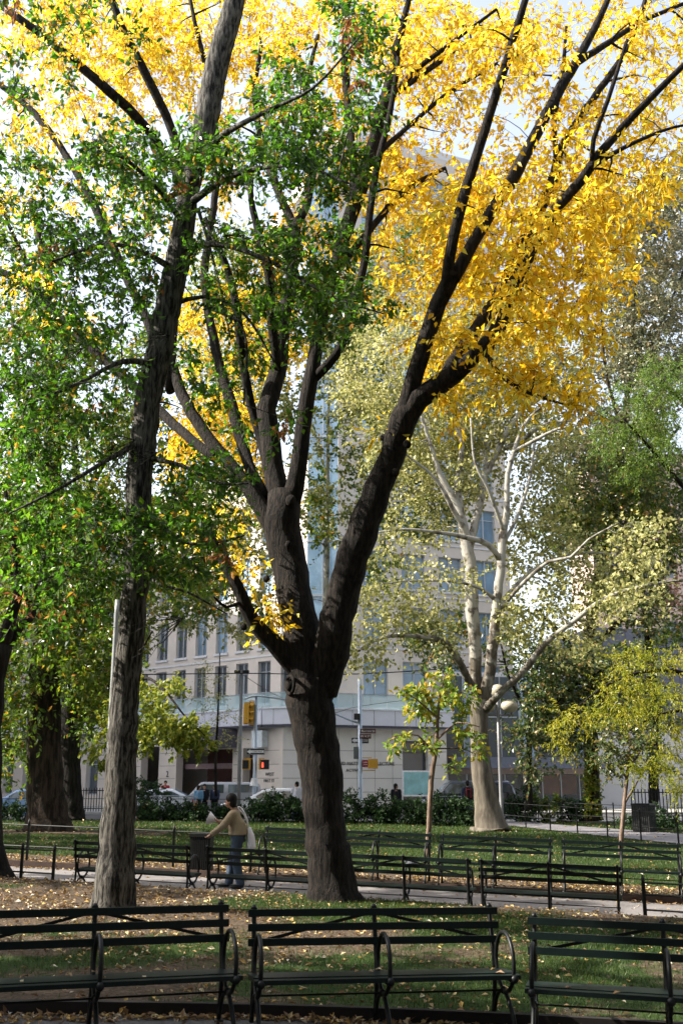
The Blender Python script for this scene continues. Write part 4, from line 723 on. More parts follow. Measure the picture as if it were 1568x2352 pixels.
for o_ in opsL[3:]: window(MLp, *o_, pod, GL_D, 0, .4, False)
# joints of the stone courses
mb = MB()
for z in (1.25, 2.1, 2.95, 3.8): mb.box(.02, u_a - .02, -.01, .004, z, z + .03).box(u_b + .03, LQ - .02, -.01, .004, z, z + .03)
for k in range(1, 9): mb.box(1.25 * k - .012, 1.25 * k + .012, -.01, .003, .1, ZB0 - .03) if not (u_a - .1 < 1.25 * k < u_b + .1) else None
mb.build('joint', simple('joint_grey', (.2, .185, .17), .9), pod, M=MQ)
mb = MB()
for (a, b) in ((.3, 2.2), (3.7, 4.5), (10.4, 12.1), (14.3, 16.2), (17.6, 19.2)):
    for z in (1.25, 2.1, 2.95, 3.8): mb.box(a, b, -.01, .004, z, z + .03)
mb.build('joint', MATS['joint_grey'], pod, M=MLp)
# band with parapet, rounded corner
def inset(M, u, v): return (M @ Vector((u, v, 0))).xy
path = [inset(MLp, 48, .35), inset(MLp, 3.0, .35), inset(MLp, 1.2, .5), inset(MQ, .6, .55), inset(MQ, 2.2, .38), inset(MQ, LQ + .3, .35)]
def ribbon(path, z0, z1, w, name, mat, parent):
    mb = MB()
    for a, b in zip(path[:-1], path[1:]): mb.beam((a[0], a[1], (z0 + z1) / 2), (b[0], b[1], (z0 + z1) / 2), w, z1 - z0)
    return mb.build(name, mat, parent)
BAND = simple('band_metal', (.66, .67, .74), .6, 0, .05, 2)
ribbon(path, ZB0 + .003, ZB1, .5, 'band', BAND, pod); ribbon(path, ZB1 + .003, ZB1 + .09, .62, 'coping', simple('coping_white', (.75, .76, .8), .5), pod)
ribbon(path, ZB0 - .12, ZB0 - .002, .44, 'shadow_gap', simple('gap_dark', (.06, .06, .09), .6), pod)  # solid dark strip; the shade under the band is put into its colour
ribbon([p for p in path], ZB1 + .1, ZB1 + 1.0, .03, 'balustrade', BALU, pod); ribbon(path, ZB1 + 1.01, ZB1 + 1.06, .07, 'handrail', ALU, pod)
mb = MB()
for a, b in zip(path[:-1], path[1:]):
    L = (Vector(b) - Vector(a)).length
    for k in range(int(L / 1.2) + 1):
        p = Vector(a).lerp(Vector(b), k * 1.2 / L); mb.cyl((p.x, p.y, ZB1 + .08), (p.x, p.y, ZB1 + 1.02), .022, None, 6)
mb.build('baluster', ALU, pod)
mb = MB()
for a, b in zip(path[:-1], path[1:]):
    a = Vector(a); b = Vector(b); L = (b - a).length; n = Vector(((b - a).y, -(b - a).x)).normalized()
    if n.y > 0: n = -n
    for k in range(int(L / 1.5)):
        p = a.lerp(b, (k + .5) * 1.5 / L) + n * .252; mb.box(p.x - .012, p.x + .012, p.y - .004, p.y + .004, ZB0 + .01, ZB1 - .01)
mb.build('panel_joint', DKM, pod)
# terrace slab
MB().box(.1, LQ, -3.4, .1, ZB0 - .2, ZB0 + .2).build('terrace', PALE, pod, M=MQ); MB().box(.1, 48, -3.4, .1, ZB0 - .21, ZB0 + .19).build('terrace', PALE, pod, M=MLp)
# entrance canopy boxes
MB().box(4.2, 8.2, .02, 1.7, 4.05, ZB0 - .2).build('canopy', simple('canopy_purple', (.10, .09, .13), .5), pod, M=MLp)
MB().box(1.3, 2.25, .02, .55, 4.0, ZB0 - .35).build('wall_box', simple('box_pale', (.6, .66, .7), .5), pod, M=MLp)
def text(s, size, M, name, mat, parent=None, depth=.01, align='CENTER'):
    c = bpy.data.curves.new(name, 'FONT'); c.body = s; c.size = size; c.extrude = depth; c.align_x = align; c.align_y = 'CENTER'; c.resolution_u = 2
    o = bpy.data.objects.new(name, c); COL.objects.link(o); dg = bpy.context.evaluated_depsgraph_get()
    me = bpy.data.meshes.new_from_object(o.evaluated_get(dg)); bpy.data.objects.remove(o); me.transform(M)
    me.materials.clear(); me.materials.append(mat); return link(bpy.data.objects.new(name, me), parent)
LET = simple('letter_dark', (.05, .05, .06), .5)
def wallT(M, u, z, v=.03): return M @ Matrix.Translation((u, v, z)) @ Matrix(((1, 0, 0, 0), (0, 0, 1, 0), (0, 1, 0, 0), (0, 0, 0, 1)))
def txt_wall(s, size, M, u, z, parent, flip=False):
    X = Matrix(((-1 if flip else 1, 0, 0), (0, 0, 1), (0, 1, 0))).to_4x4()
    return text(s, size, M @ Matrix.Translation((u, .02, z)) @ X, 'lettering', LET, parent)
uu = (at(838, 1800, 69.5).xy - Q0.xy).length
txt_wall('AND MATTE LAW     LECTURE', .30, MQ, uu, at(838, 1755, 69.5).z, pod); txt_wall('ACTIVE', .27, MQ, uu - .9, at(838, 1755, 69.5).z - .42, pod)
txt_wall('WEST', .3, MLp, 1.1, 2.35, pod, True); txt_wall('FIRST ST', .26, MLp, 1.15, 1.95, pod, True)
for k, s in enumerate(('WEST', 'MIDLAW', 'SCHOOL')): txt_wall(s, .32, MLp, 15.2, 2.5 - k * .42, pod, True)
txt_wall('2', .6, MLp, 11.2, 2.4, pod, True)
# glass pavilion
pav = empty('glass_pavilion', (0, 0, 0), 0, 'low dark glass frontage with blue-grey canopy band and a glowing orange panel inside', 'building')
G0 = at(1028, 1800, 73); G1 = at(1372, 1800, 75); dG = G1 - G0; dG.z = 0; LG = dG.length; dG.normalize()
MG = Matrix(((dG.x, dG.y, 0, G0.x), (dG.y, -dG.x, 0, G0.y), (0, 0, 1, 0), (0, 0, 0, 1)))
zc0, zc1 = at(1200, 1766, 74).z, at(1200, 1741, 74).z
MB().box(.02, LG, .0, 1.6, zc0, zc1).build('canopy', simple('canopy_blue', (.12, .14, .2), .4, .3), pav, M=MG)
MB().box(.02, LG, -.2, .3, zc0 - .35, zc0 - .004).build('soffit_band', simple('soffit_tan', (.35, .28, .26), .6), pav, M=MG)
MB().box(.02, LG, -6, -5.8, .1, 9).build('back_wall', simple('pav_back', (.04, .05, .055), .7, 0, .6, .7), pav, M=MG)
un = (at(1275, 1800, 74).xy - G0.xy).length
m, t_, b_ = newmat('orange_wall'); nn = noise(t_, 1.2, 3); rr_ = ramp(t_, [(.3, (.10, .03, .01)), (.7, (.40, .13, .04))], nn.outputs[0]); t_.links.new(rr_.outputs[0], b_.inputs[0]); t_.links.new(rr_.outputs[0], b_.inputs['Emission Color']); b_.inputs['Emission Strength'].default_value = .12  # orange room glow put into the panel's own colour and emission
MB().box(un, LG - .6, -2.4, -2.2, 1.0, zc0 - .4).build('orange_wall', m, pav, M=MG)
gm = newmat('clear_glass'); gm[2].inputs['Base Color'].default_value = (.05, .09, .11, 1); gm[2].inputs['Roughness'].default_value = .03; gm[2].inputs['Alpha'].default_value = .5; gm[2].inputs['Specular IOR Level'].default_value = 1
for k in range(8):
    a = LG * k / 8; b = LG * (k + 1) / 8
    o = MB().box(a + .05, b - .05, -.06, -.03, .15, zc0 - .36).build('glass_panel', gm[0], pav, M=MG); MB().box(a - .03, a + .04, -.12, .02, .12, zc0 - .36).box(a + .05, b - .05, -.1, -.07, 1.0, 1.06).build('mullion', ALU, o, M=MG)
    o = MB().box(a + .05, b - .05, -.5, -.46, zc1 + .05, 9).build('upper_glass', GL_B if k % 3 == 1 else GL_P, pav, M=MG); MB().box(a - .03, a + .04, -.5, -.4, zc1, 9).box(a + .05, b - .05, -.45, -.42, 6.2, 6.28).build('mullion', ALU, o, M=MG)
MB().box(.02, LG, -7, -.52, 9.0, 9.3).build('roof', PALE, pav, M=MG)
# slate building at far right
sb = empty('slate_building', (0, 0, 0), 0, 'plain slate-blue block with a pale lower wall behind the trees at the right edge', 'building')
H0 = at(1374, 1800, 74.6); H1 = at(1800, 1800, 77); dH = H1 - H0; dH.z = 0; LH = dH.length; dH.normalize()
MH = Matrix(((dH.x, dH.y, 0, H0.x), (dH.y, -dH.x, 0, H0.y), (0, 0, 1, 0), (0, 0, 0, 1)))
MB().box(.03, LH, -10, 0, .1, 5.4).build('wall', simple('pale_wall', (.55, .54, .55), .8, 0, .06, 1), sb, M=MH)
MB().box(.03, LH, -10, .12, 5.403, 12.5).build('upper_wall', simple('slate_panel', (.13, .14, .18), .6, 0, .1, 1), sb, M=MH)
mb = MB()
for k in range(1, 12): mb.box(k * 1.3, k * 1.3 + .03, .12, .135, 5.5, 12.4)
mb.build('seam', DKM, sb, M=MH)
# brick tower far behind
bt = empty('brick_tower', (0, 0, 0), 0, 'distant pinkish brick apartment tower glimpsed through the leaves at right', 'building')
BR = simple('brick_pink', (.40, .30, .26), .9, 0, .1, 3)
B0 = at(1395, 1800, 118); MBk = Matrix.Translation((B0.x, B0.y, 0)) 
ops = [(1.2 + 3.1 * i, 2.8 + 3.1 * i, z, z + 1.9) for i in range(4) for z in np.arange(4, 38, 3.4)]
MBx = Matrix(((1, 0, 0, B0.x), (0, -1, 0, B0.y), (0, 0, 1, 0), (0, 0, 0, 1)))
wall(MBx, 0, 13, .1, 39, ops, 'wall', BR, bt); MB().box(0, 13, -12, -.36, 38.5, 39.3).box(12.9, 13.1, -12, -.0, .1, 39).box(-.1, .1, -12, 0, .1, 39).build('roof', BR, bt, M=MBx)
for o_ in ops: window(MBx, *o_, bt, GL_D, 1, .3, False)
# unseen blocks added to shade the street and cut low sky light
ob = empty('avenue_building', (0, 0, 0), 0, 'unseen block added left of the street to keep it in shade', 'building')
for (x0, x1, y0, y1, hh, lb) in ((-125, -78, -50, 40, 30, 'unseen block added left of the park to cut low sky light'), (48, 90, -50, 46, 34, 'unseen block added right of the park to cut low sky light'), (-76, 46, -90, -60, 22, 'unseen block added behind the viewer to cut low sky light')):
    o2 = empty('brick_building', (0, 0, 0), 0, lb, 'building'); MB().box(x0, x1, y0, y1, -.3, hh).build('wall', simple('brick_brown', (.08, .07, .065), .9, 0, .2, 3), o2); MB().box(x0 - .3, x1 + .3, y0 - .3, y1 + .3, hh + .003, hh + .9).build('cornice', ROOFM, o2)
MB().box(-85, -46, 46, 130, .1, 42).build('wall', STONE, ob); MB().box(-84.8, -46.2, 46.2, 129.8, 42.003, 42.8).build('roof', ROOFM, ob)
# ------------------------------------------------------------------ benches
def make_bench(W=2.04, dep=.46, half=False):
    root = empty('park_bench', (0, 0, 0)); H = W / 2
    lean = lambda z: .02 + (.10 * max(0, z - .4) / .44)            # back post leans away from the seat
    for zc in (.60, .705, .81):
        y = lean(zc) - .035
        MB().box(-H, H, y - .018, y + .012, zc - .027, zc + .027).build('back_slat', BENCH, root)
    for k in range(5):
        y = -dep + .04 + k * (dep - .06) / 4.6; zz = .40 - .012 * (k == 0) - .006 * k
        MB().box(-H, H, y - .038, y + .038, zz - .016, zz + .016).build('seat_slat', BENCH, root)
    xs = (-H + .05, 0, H - .05) if not half else (-H + .05, H - .05)
    for x in xs:
        mb = MB(); w = .022
        P = [(x, .07, 0), (x, .04, .12), (x, .015, .28), (x, .02, .42), (x, lean(.6), .6), (x, lean(.86), .85)]
        mb.tube(crom([(*p, .02) for p in P], .04)[:, :3], .019, 6); mb.cyl((x, lean(.84), .83), (x, lean(.87), .865), .03, .014, 8)
        kn = (x, -.19, .255)
        mb.tube(crom([(x, -dep + .03, 0, .02), (x, -dep + .06, .10, .02), (x, -.28, .22, .02), (*kn, .02)], .03)[:, :3], .018, 6)
        mb.tube(crom([(x, .03, .07, .02), (x, -.02, .17, .02), (x, -.11, .24, .02), (*kn, .02)], .03)[:, :3], .016, 6)
        mb.ball(kn, (.03, .035, .03), 8, 6); mb.box(x - .03, x + .03, -dep - .0, -dep + .06, 0, .015).box(x - .03, x + .03, .03, .11, 0, .015)
        mb.box(x - .015, x + .015, -dep + .02, .0, .345, .372)
        mb.build('leg_frame', BIRON, root, True)
        a = np.linspace(0, 2 * math.pi, 30); mb = MB()
        mb.tube([(x + .0, -.235 + .205 * math.cos(t), .47 + .215 * math.sin(t)) for t in a], .017, 6, False); mb.ball((x, -dep + .01, .375), .033, 8, 6)
        mb.build('arm_hoop', BIRON, root, True)
    if not half:
        mb = MB()
        for s in (-1, 1):
            mb.beam((s * .03, lean(.80) + .012, .80), (s * (H - .1), lean(.6) + .012, .60), .01, .024)
        mb.build('back_brace', BIRON, root)
    MB().cyl((-H + .05, -.19, .255), (H - .05, -.19, .255), .008, None, 6).build('stretcher', BIRON, root)
    return root
def set_on_slope(o, x, y, rz, slope=.03, dz=0):
    M = Matrix.Translation((x, y, g(x, y) + dz)) @ Matrix.Rotation(slope, 4, 'Y') @ Matrix.Rotation(rz, 4, 'Z')
    o.location = M.to_translation(); o.rotation_euler = M.to_euler()
bench = make_bench(); hb = make_bench(1.13, .46, True)
def place(x, y, deg, label, group, src=None, first=[True], slope=.03, dz=0):
    if src is None:
        o = bench if first[0] else copy_tree(bench); first[0] = False
    else: o = src
    tag(o, label, 'bench', group); set_on_slope(o, x, y, math.radians(deg), slope, dz); return o
R1, R2, R3 = 'dark slatted benches along the near path', 'slatted benches seen from behind along the middle path', 'green slatted benches on the far side of the middle path'
place(.275, 8.93, 11, 'whole dark bench in the middle of the foreground', R1, slope=.012)
place(-1.83, 8.36, 19, 'foreground bench cut off by the left edge of the photo', R1, slope=.01)
place(2.42, 8.52, -13, 'foreground bench cut off by the right edge of the photo', R1, slope=.02)
place(-3.38, 17.85, 166, 'bench seen from behind, partly hidden by the leaning left trunk', R2)
place(-1.17, 17.33, 166, 'bench seen from behind, in front of the person in the beige jacket', R2)
place(.93, 16.78, 165, 'bench seen from behind, partly hidden by the big central trunk', R2)
place(3.00, 16.22, 165, 'rightmost bench of the row seen from behind, right of the central trunk', R2)
place(.66, 20.72, -14, 'far bench just right of the central trunk', R3, dz=.02)
place(2.76, 20.0, -13, 'far bench right of the slender magnolia', R3, dz=.02)
place(4.88, 19.45, -13, 'far bench in front of the young tree with the forked stem', R3, dz=.02)
place(6.95, 18.9, -13, 'far bench cut off by the right edge', R3, dz=.02)
place(-.97, 21.1, -12, 'short far bench just left of the central trunk', R3, src=hb, dz=.02)
# ------------------------------------------------------------------ fences
def fence(pts, h, rails, spacing, label, group=None, r=.014, pr=.022, name='rail_fence', slope_z=True, zoff=0):
    root = empty(name, (pts[0][0], pts[0][1], g(*pts[0])), 0, label, 'fence', group); M = Matrix.Translation(-root.location)
    post = None
    P = []
    for a, b in zip(pts[:-1], pts[1:]):
        L = math.dist(a, b); n = max(1, round(L / spacing))
        P += [(a[0] + (b[0] - a[0]) * k / n, a[1] + (b[1] - a[1]) * k / n) for k in range(n)]
    P.append(pts[-1])
    for (x, y) in P:
        z = g(x, y) + zoff; mb = MB(); mb.box(-pr, pr, -pr, pr, -.08, h - .05).lathe([(pr * .9, h - .05), (pr * 1.35, h - .03), (pr * 1.1, h), (.003, h + .05)], n=8)
        if post is None: post = mb.build('post', FENCE, root); o = post
        else: o = post.copy(); COL.objects.link(o); o.parent = root
        o.location = Vector((x, y, z)) - root.location
    for rz in rails:
        mb = MB()
        for a, b in zip(P[:-1], P[1:]): mb.tube([(a[0], a[1], g(*a) + zoff + rz), (b[0], b[1], g(*b) + zoff + rz)], r, 6)
        mb.build('rail', FENCE, root, M=M)
    return root
yf = lambda x, yp=16.95: float(ypath(yp, x))
fence([(-7, yf(-7)), (-4.72, yf(-4.72))], .72, (.66, .30), .66, 'low black rail fence on the near side of the middle path, left of the benches', zoff=.0)
fence([(4.22, yf(4.22, 16.75)), (6.8, yf(6.8, 16.75))], .72, (.66, .5, .30), .95, 'low black rail fence right of the rightmost bench seen from behind')
fence([(-8, yf(-8, 20.95)), (-1.75, yf(-1.75, 20.95))], .78, (.70, .28), 1.62, 'low black rail fence behind the middle path on the left, before the thick trunk')
fence([(6.4, 48.2), (6.8, 46.2), (8.0, 42.2), (10.4, 34.1), (12.2, 28)], 1.0, (.93, .45), 2.2, 'black two-rail fence along the near side of the path at right')
fence([(8.1, 51), (9.5, 47.2), (10.9, 44), (13.5, 38.2), (17, 31.4)], 1.0, (.93, .45), 2.4, 'black two-rail fence along the far side of the path at right')
fence([(-22, 49.6), (-12, 49.8), (5.0, 49.6)], 1.0, (.93, .5), 2.2, 'long black fence behind the shrubs along the street')
def pale(pts, label):
    root = empty('picket_fence', (pts[0][0], pts[0][1], .15), 0, label, 'fence'); M = Matrix.Translation(-root.location); a, b = pts; L = math.dist(a, b); n = int(L / .16); mb = MB()
    for k in range(n):
        x = a[0] + (b[0] - a[0]) * k / n; y = a[1] + (b[1] - a[1]) * k / n; mb.box(x - .02, x + .02, y - .02, y + .02, .1, 1.55)
    mb.beam((*a, 1.4), (*b, 1.4), .04, .05); mb.beam((*a, .35), (*b, .35), .04, .05)
    mb.build('picket_panel', FENCE, root, M=M); return root
pale(((13.4, 50.6), (19, 50.2)), 'black picket fence by the street at the right edge')
pale(((-16.5, 65.2), (-11.5, 65.0)), 'black picket barrier in front of the stone wing')
# ------------------------------------------------------------------ shrubs
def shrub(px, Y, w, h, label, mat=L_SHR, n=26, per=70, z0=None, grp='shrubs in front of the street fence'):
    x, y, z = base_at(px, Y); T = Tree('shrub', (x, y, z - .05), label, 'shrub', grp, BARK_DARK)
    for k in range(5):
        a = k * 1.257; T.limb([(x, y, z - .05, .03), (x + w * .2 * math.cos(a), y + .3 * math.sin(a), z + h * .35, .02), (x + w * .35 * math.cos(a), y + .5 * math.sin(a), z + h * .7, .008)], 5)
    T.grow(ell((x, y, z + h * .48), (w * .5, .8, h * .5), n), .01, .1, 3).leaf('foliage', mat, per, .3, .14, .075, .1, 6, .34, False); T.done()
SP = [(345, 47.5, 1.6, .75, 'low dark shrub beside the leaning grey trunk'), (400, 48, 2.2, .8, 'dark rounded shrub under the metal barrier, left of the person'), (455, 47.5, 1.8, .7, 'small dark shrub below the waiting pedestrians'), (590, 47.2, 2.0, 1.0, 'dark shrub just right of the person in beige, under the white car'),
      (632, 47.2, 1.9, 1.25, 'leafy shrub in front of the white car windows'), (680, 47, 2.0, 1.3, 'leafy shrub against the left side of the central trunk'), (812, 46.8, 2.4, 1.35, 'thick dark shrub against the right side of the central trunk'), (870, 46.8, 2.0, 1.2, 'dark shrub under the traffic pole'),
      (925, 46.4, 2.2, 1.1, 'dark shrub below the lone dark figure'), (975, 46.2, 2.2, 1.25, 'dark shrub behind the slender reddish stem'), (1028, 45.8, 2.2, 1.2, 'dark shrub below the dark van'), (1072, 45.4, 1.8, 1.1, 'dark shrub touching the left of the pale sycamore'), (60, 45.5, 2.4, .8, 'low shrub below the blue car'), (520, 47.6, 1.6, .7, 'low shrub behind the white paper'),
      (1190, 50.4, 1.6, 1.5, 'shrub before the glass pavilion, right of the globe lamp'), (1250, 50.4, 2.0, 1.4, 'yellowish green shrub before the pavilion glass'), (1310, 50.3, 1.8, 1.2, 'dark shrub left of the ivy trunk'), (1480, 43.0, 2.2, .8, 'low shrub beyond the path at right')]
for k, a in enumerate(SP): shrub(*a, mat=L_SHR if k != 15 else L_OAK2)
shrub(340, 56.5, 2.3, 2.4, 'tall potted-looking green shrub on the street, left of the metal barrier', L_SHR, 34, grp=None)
# ------------------------------------------------------------------ lamp, poles, signs
GALV = simple('galvanised_blue', (.40, .46, .55), .45, .5, .08, 5); GREY = simple('pole_grey', (.17, .17, .175), .5, .3, .15, 5); YELP = simple('signal_yellow', (.62, .33, .03), .5, 0, .06, 8)
BLK = simple('sign_black', (.012, .012, .018), .5); WHT = simple('sign_white', (.75, .75, .78), .5); GLOBE = simple('lamp_globe_cream', (.36, .33, .25), .35, 0, .06, 3)
x, y, z = base_at(1149, 44); L = empty('globe_lamp', (x, y, z - .05), 0, 'street lamp with three cream oval globes on a grey pole, right of the sycamore', 'street lamp')
def zat(py, Y): return at(1100, py, Y).z
MB().lathe([(.11, 0), (.11, .5), (.075, .6), (.07, 3), (.055, zat(1605, 44) - z)], n=12).build('pole', GREY, L, True)
ga = zat(1640, 44) - z
MB().cyl((-.5, 0, ga), (.62, 0, ga), .03).cyl((-.45, 0, ga), (-.45, 0, ga + .12), .05).cyl((.57, 0, ga), (.57, 0, ga + .12), .05).build('arm', GREY, L)
for dx, dz, r, rz in ((-.42, ga + .36, .32, .27), (.48, ga + .36, .36, .27), (.02, zat(1584, 44) - z,   .3, .26)): MB().ball((dx, 0, dz), (r, r, rz), 20, 14).build('globe', GLOBE, L, True)
# tall light pole behind leaning trunk
x, y, z = base_at(247, 27); L = empty('light_pole', (x, y, z - .05), 0, 'tall pale grey pole running up beside the leaning trunk at left', 'pole')
MB().lathe([(.11, 0), (.11, .9), (.075, 1.0), (.06, 5.9), (.055, 6.2)], n=12).build('shaft', simple('pole_pale', (.20, .21, .21), .5, .2), L, True); MB().lathe([(.16, 0), (.16, .12), (.12, .16)], n=12).build('foot', GREY, L)
# wire pole with cable
x, y, z = base_at(549, 50.5); zt = zat(1540, 50.5); L = empty('wire_pole', (x, y, z), 0, 'slim grey pole left of the central trunk carrying a black cable', 'pole')
MB().lathe([(.10, 0), (.09, 1), (.075, zt - z)], n=10).build('shaft', GREY, L, True); MB().box(-.35, .35, -.05, .05, zt - z - .14, zt - z).build('bracket', FENCE, L)
def cable(pts, label, name='cable', r=.026):
    P = crom([(*at(*p), r) for p in pts], .5); o = MB().tube(P[:, :3], r, 5).build(name, FENCE, None, True); tag(o, label, 'cable'); return o
cable([(-20, 1538, 50.5), (250, 1549, 50.4), (548, 1547, 50.4), (790, 1549, 50.4), (1000, 1538, 50.4), (1250, 1518, 50.4), (1590, 1482, 50.4)], 'long black cable sagging across the picture from the slim grey pole')
cable([(550, 1545, 50.5), (600, 1578, 53), (640, 1600, 55), (740, 1640, 58), (830, 1622, 61), (1000, 1600, 64)], 'thinner black cable dropping from the slim pole toward the building', r=.015)
def one_way(M, parent):
    o = MB().box(-.46, .46, -.01, .01, -.155, .155).build('sign_plate', BLK, parent, M=M)
    mb = MB(); mb.prism([(-.43, 0), (-.27, .12), (-.27, .065), (.42, .065), (.42, -.065), (-.27, -.065), (-.27, -.12)], 0, .005)
    X = Matrix(((1, 0, 0, 0), (0, 0, -1, -.0105), (0, 1, 0, 0), (0, 0, 0, 1)))
    mb.build('arrow', WHT, o, M=M @ X); t = text('ONE WAY', .1, M @ Matrix.Translation((.1, -.018, 0)) @ Matrix.Rotation(math.pi / 2, 4, 'X'), 'lettering', BLK, o, .001)
    fr = MB()
    for a in ((-.455, .455, .14, .15), (-.455, .455, -.15, -.14), (-.455, -.445, -.138, .138), (.445, .455, -.138, .138)): fr.box(a[0], a[1], -.014, -.0105, a[2], a[3])
    fr.build('border', WHT, o, M=M); return o
def signal_head(M, parent, lens=True):
    o = MB().box(-.17, .17, -.12, .12, -.52, .52).build('signal_head', YELP, parent, M=M); V = MB(); 
    for k in (-1, 0, 1):
        a = np.linspace(-.3, math.pi + .3, 10)
        for s in range(len(a) - 1):
            V.beam((.13 * math.cos(a[s]), -.24, k * .34 + .13 * math.sin(a[s])), (.13 * math.cos(a[s + 1]), -.24, k * .34 + .13 * math.sin(a[s + 1])), .24, .012)
    V.build('visor', YELP, o, M=M)
    for k in (-1, 0, 1): MB().cyl((0, -.125, k * .34), (0, -.14, k * .34), .11).build('lens', BLK, o, M=M)
    return o
RED_E = newmat('red_hand_light'); RED_E[2].inputs['Base Color'].default_value = (.8, .08, .05, 1); RED_E[2].inputs['Emission Color'].default_value = (1, .08, .04, 1); RED_E[2].inputs['Emission Strength'].default_value = .8
# left traffic mast
YT = 55.; x, y, z = base_at(584, YT); z = .06
A = empty('traffic_mast', (x, y, z), 0, 'traffic mast left of the central trunk with yellow lights and a lit red hand', 'traffic light')
def zl(py): return zat(py, YT) - z
MB().lathe([(.17, 0), (.15, .8), (.10, 1.1), (.085, zl(1600))], n=12).build('mast', GALV, A, True)
MB().tube(crom([(-.6, -.1, zl(1606), .05), (0, -.1, zl(1600), .05), (1.0, -.1, zl(1604), .05), (2.6, 0, zl(1616), .05)], .2)[:, :3], .045, 8).build('mast_arm', GALV, A, True)
zs_ = zl(1638); Mx = Matrix.Translation((-.42, -.1, zs_)) @ Matrix.Rotation(math.radians(80), 4, 'Z'); signal_head(Mx, A)
signal_head(Matrix.Translation((-.22, .08, zs_ + .03)) @ Matrix.Rotation(math.radians(-88), 4, 'Z') @ Matrix.Translation((-.0, 0, 0)), A)
signal_head(Matrix.Translation((-.52, .1, zs_ - .05)) @ Matrix.Rotation(math.radians(-80 + 180), 4, 'Z'), A)
MB().beam((-.35, 0, zs_ + .6), (0, 0, zs_ + .6), .05, .05).beam((-.35, 0, zs_ - .56), (0, 0, zs_ - .56), .06, .1).build('hanger', YELP, A)
one_way(Matrix.Translation((.04, -.13, zl(1727))), A)
o = MB().box(-.62, -.22, -.14, .14, zl(1768), zl(1745)).build('pedestrian_signal', YELP, A); MB().box(-.60, -.30, -.17, -.145, zl(1766), zl(1747)).build('screen', BLK, o)
o = MB().box(.22, .72, -.14, .14, zl(1768), zl(1745)).build('pedestrian_signal', YELP, A); MB().box(.30, .74, -.17, -.145, zl(1767), zl(1746)).build('screen', BLK, o)
mb = MB(); hz_ = zl(1757); mb.box(.36, .46, -.185, -.172, hz_ - .14, hz_ + .04)
for k in range(4): mb.box(.362 + k * .026, .38 + k * .026, -.185, -.172, hz_ + .04, hz_ + .13 - abs(k - 1.5) * .02)
mb.build('hand_symbol', RED_E[0], o)
MB().box(.2, .5, -.03, .03, zl(1744), zl(1742)).box(-.5, -.1, -.03, .03, zl(1744), zl(1742)).build('bracket', YELP, A)
MB().cyl((-.02, -.01, zl(1806)), (.0, 0, zl(1788)), .2, .16, 10).build('taped_poster', WHT, A)
# right traffic mast
YT = 57.; x, y, z = base_at(827, YT); z = .06
A = empty('traffic_mast', (x, y, z), 0, 'traffic mast right of the central trunk with street-name signs and yellow box', 'traffic light')
MB().lathe([(.18, 0), (.16, .8), (.12, 1.1), (.10, zl(1560))], n=12).build('mast', GALV, A, True)
MB().tube(crom([(0, 0, zl(1662), .05), (-.5, 0, zl(1655), .05), (-2.0, 0, zl(1628), .05), (-3.2, 0, zl(1612), .05)], .2)[:, :3], .05, 8).build('mast_arm', GALV, A, True)
MB().beam((0, 0, zl(1632)), (.6, .3, zl(1540)), .03, .03).build('stay', GALV, A)
BRN = simple('sign_brown', (.09, .035, .04), .5); 
for (cx, zc, w, h, s) in ((.42, zl(1680), .82, .24, 'Barrow St'), (.28, zl(1692), .60, .24, 'W 4 ST')):
    o = MB().box(cx - w / 2, cx + w / 2, -.14, -.12, zc - h / 2, zc + h / 2).build('street_sign', BRN, A); text(s, .17, Matrix.Translation((cx, -.145, zc)) @ Matrix.Rotation(math.pi / 2, 4, 'X'), 'lettering', WHT, o, .002)
one_way(Matrix.Translation((.0, .14, zl(1701))), A)
MB().box(-.34, -.1, -.1, .1, zl(1744), zl(1716)).build('signal_back', simple('signal_grey', (.12, .13, .14), .5), A)
MB().box(-.32, .0, -.3, .1, zl(1654), zl(1640)).build('camera_box', BLK, A)
o = MB().box(.42, .92, -.16, .16, zl(1766), zl(1744)).box(.14, .60, -.02, .03, zl(1742), zl(1740)).box(.14, .8, -.02, .03, zl(1771), zl(1769)).build('signal_box', YELP, A)
o = MB().box(.12, .41, -.1, .0, zl(1763), zl(1746)).build('red_sign', simple('sign_red', (.28, .03, .05), .5), A); MB().box(.16, .37, -.112, -.101, zl(1757), zl(1756)).box(.16, .37, -.112, -.101, zl(1752), zl(1751)).build('stripe', WHT, o)
MB().cyl((-.02, -.0, .35), (-.01, 0, .95), .19, .17, 10).build('taped_poster', WHT, A)
MB().box(.16, .38, -.1, -.08, .3, .55).build('small_flyer', simple('flyer_teal', (.25, .55, .52), .6), A)
for px, Y in ((775, 67.0),):
    p = at(px, 1684, Y)
for (u, M_) in ((2.0, MQ),):
    cz = at(742, 1682, 68.2).z; 
    o = MB().box(u - .12, u + .1, .02, .3, cz - .12, cz + .12).ball((u, .3, cz - .1), .13, 10, 8).build('security_camera', WHT, None, True, M=M_); tag(o, 'small white security camera on the pale stone wall', 'camera')
M_ = MLp; cz = at(600, 1682, 68.2).z
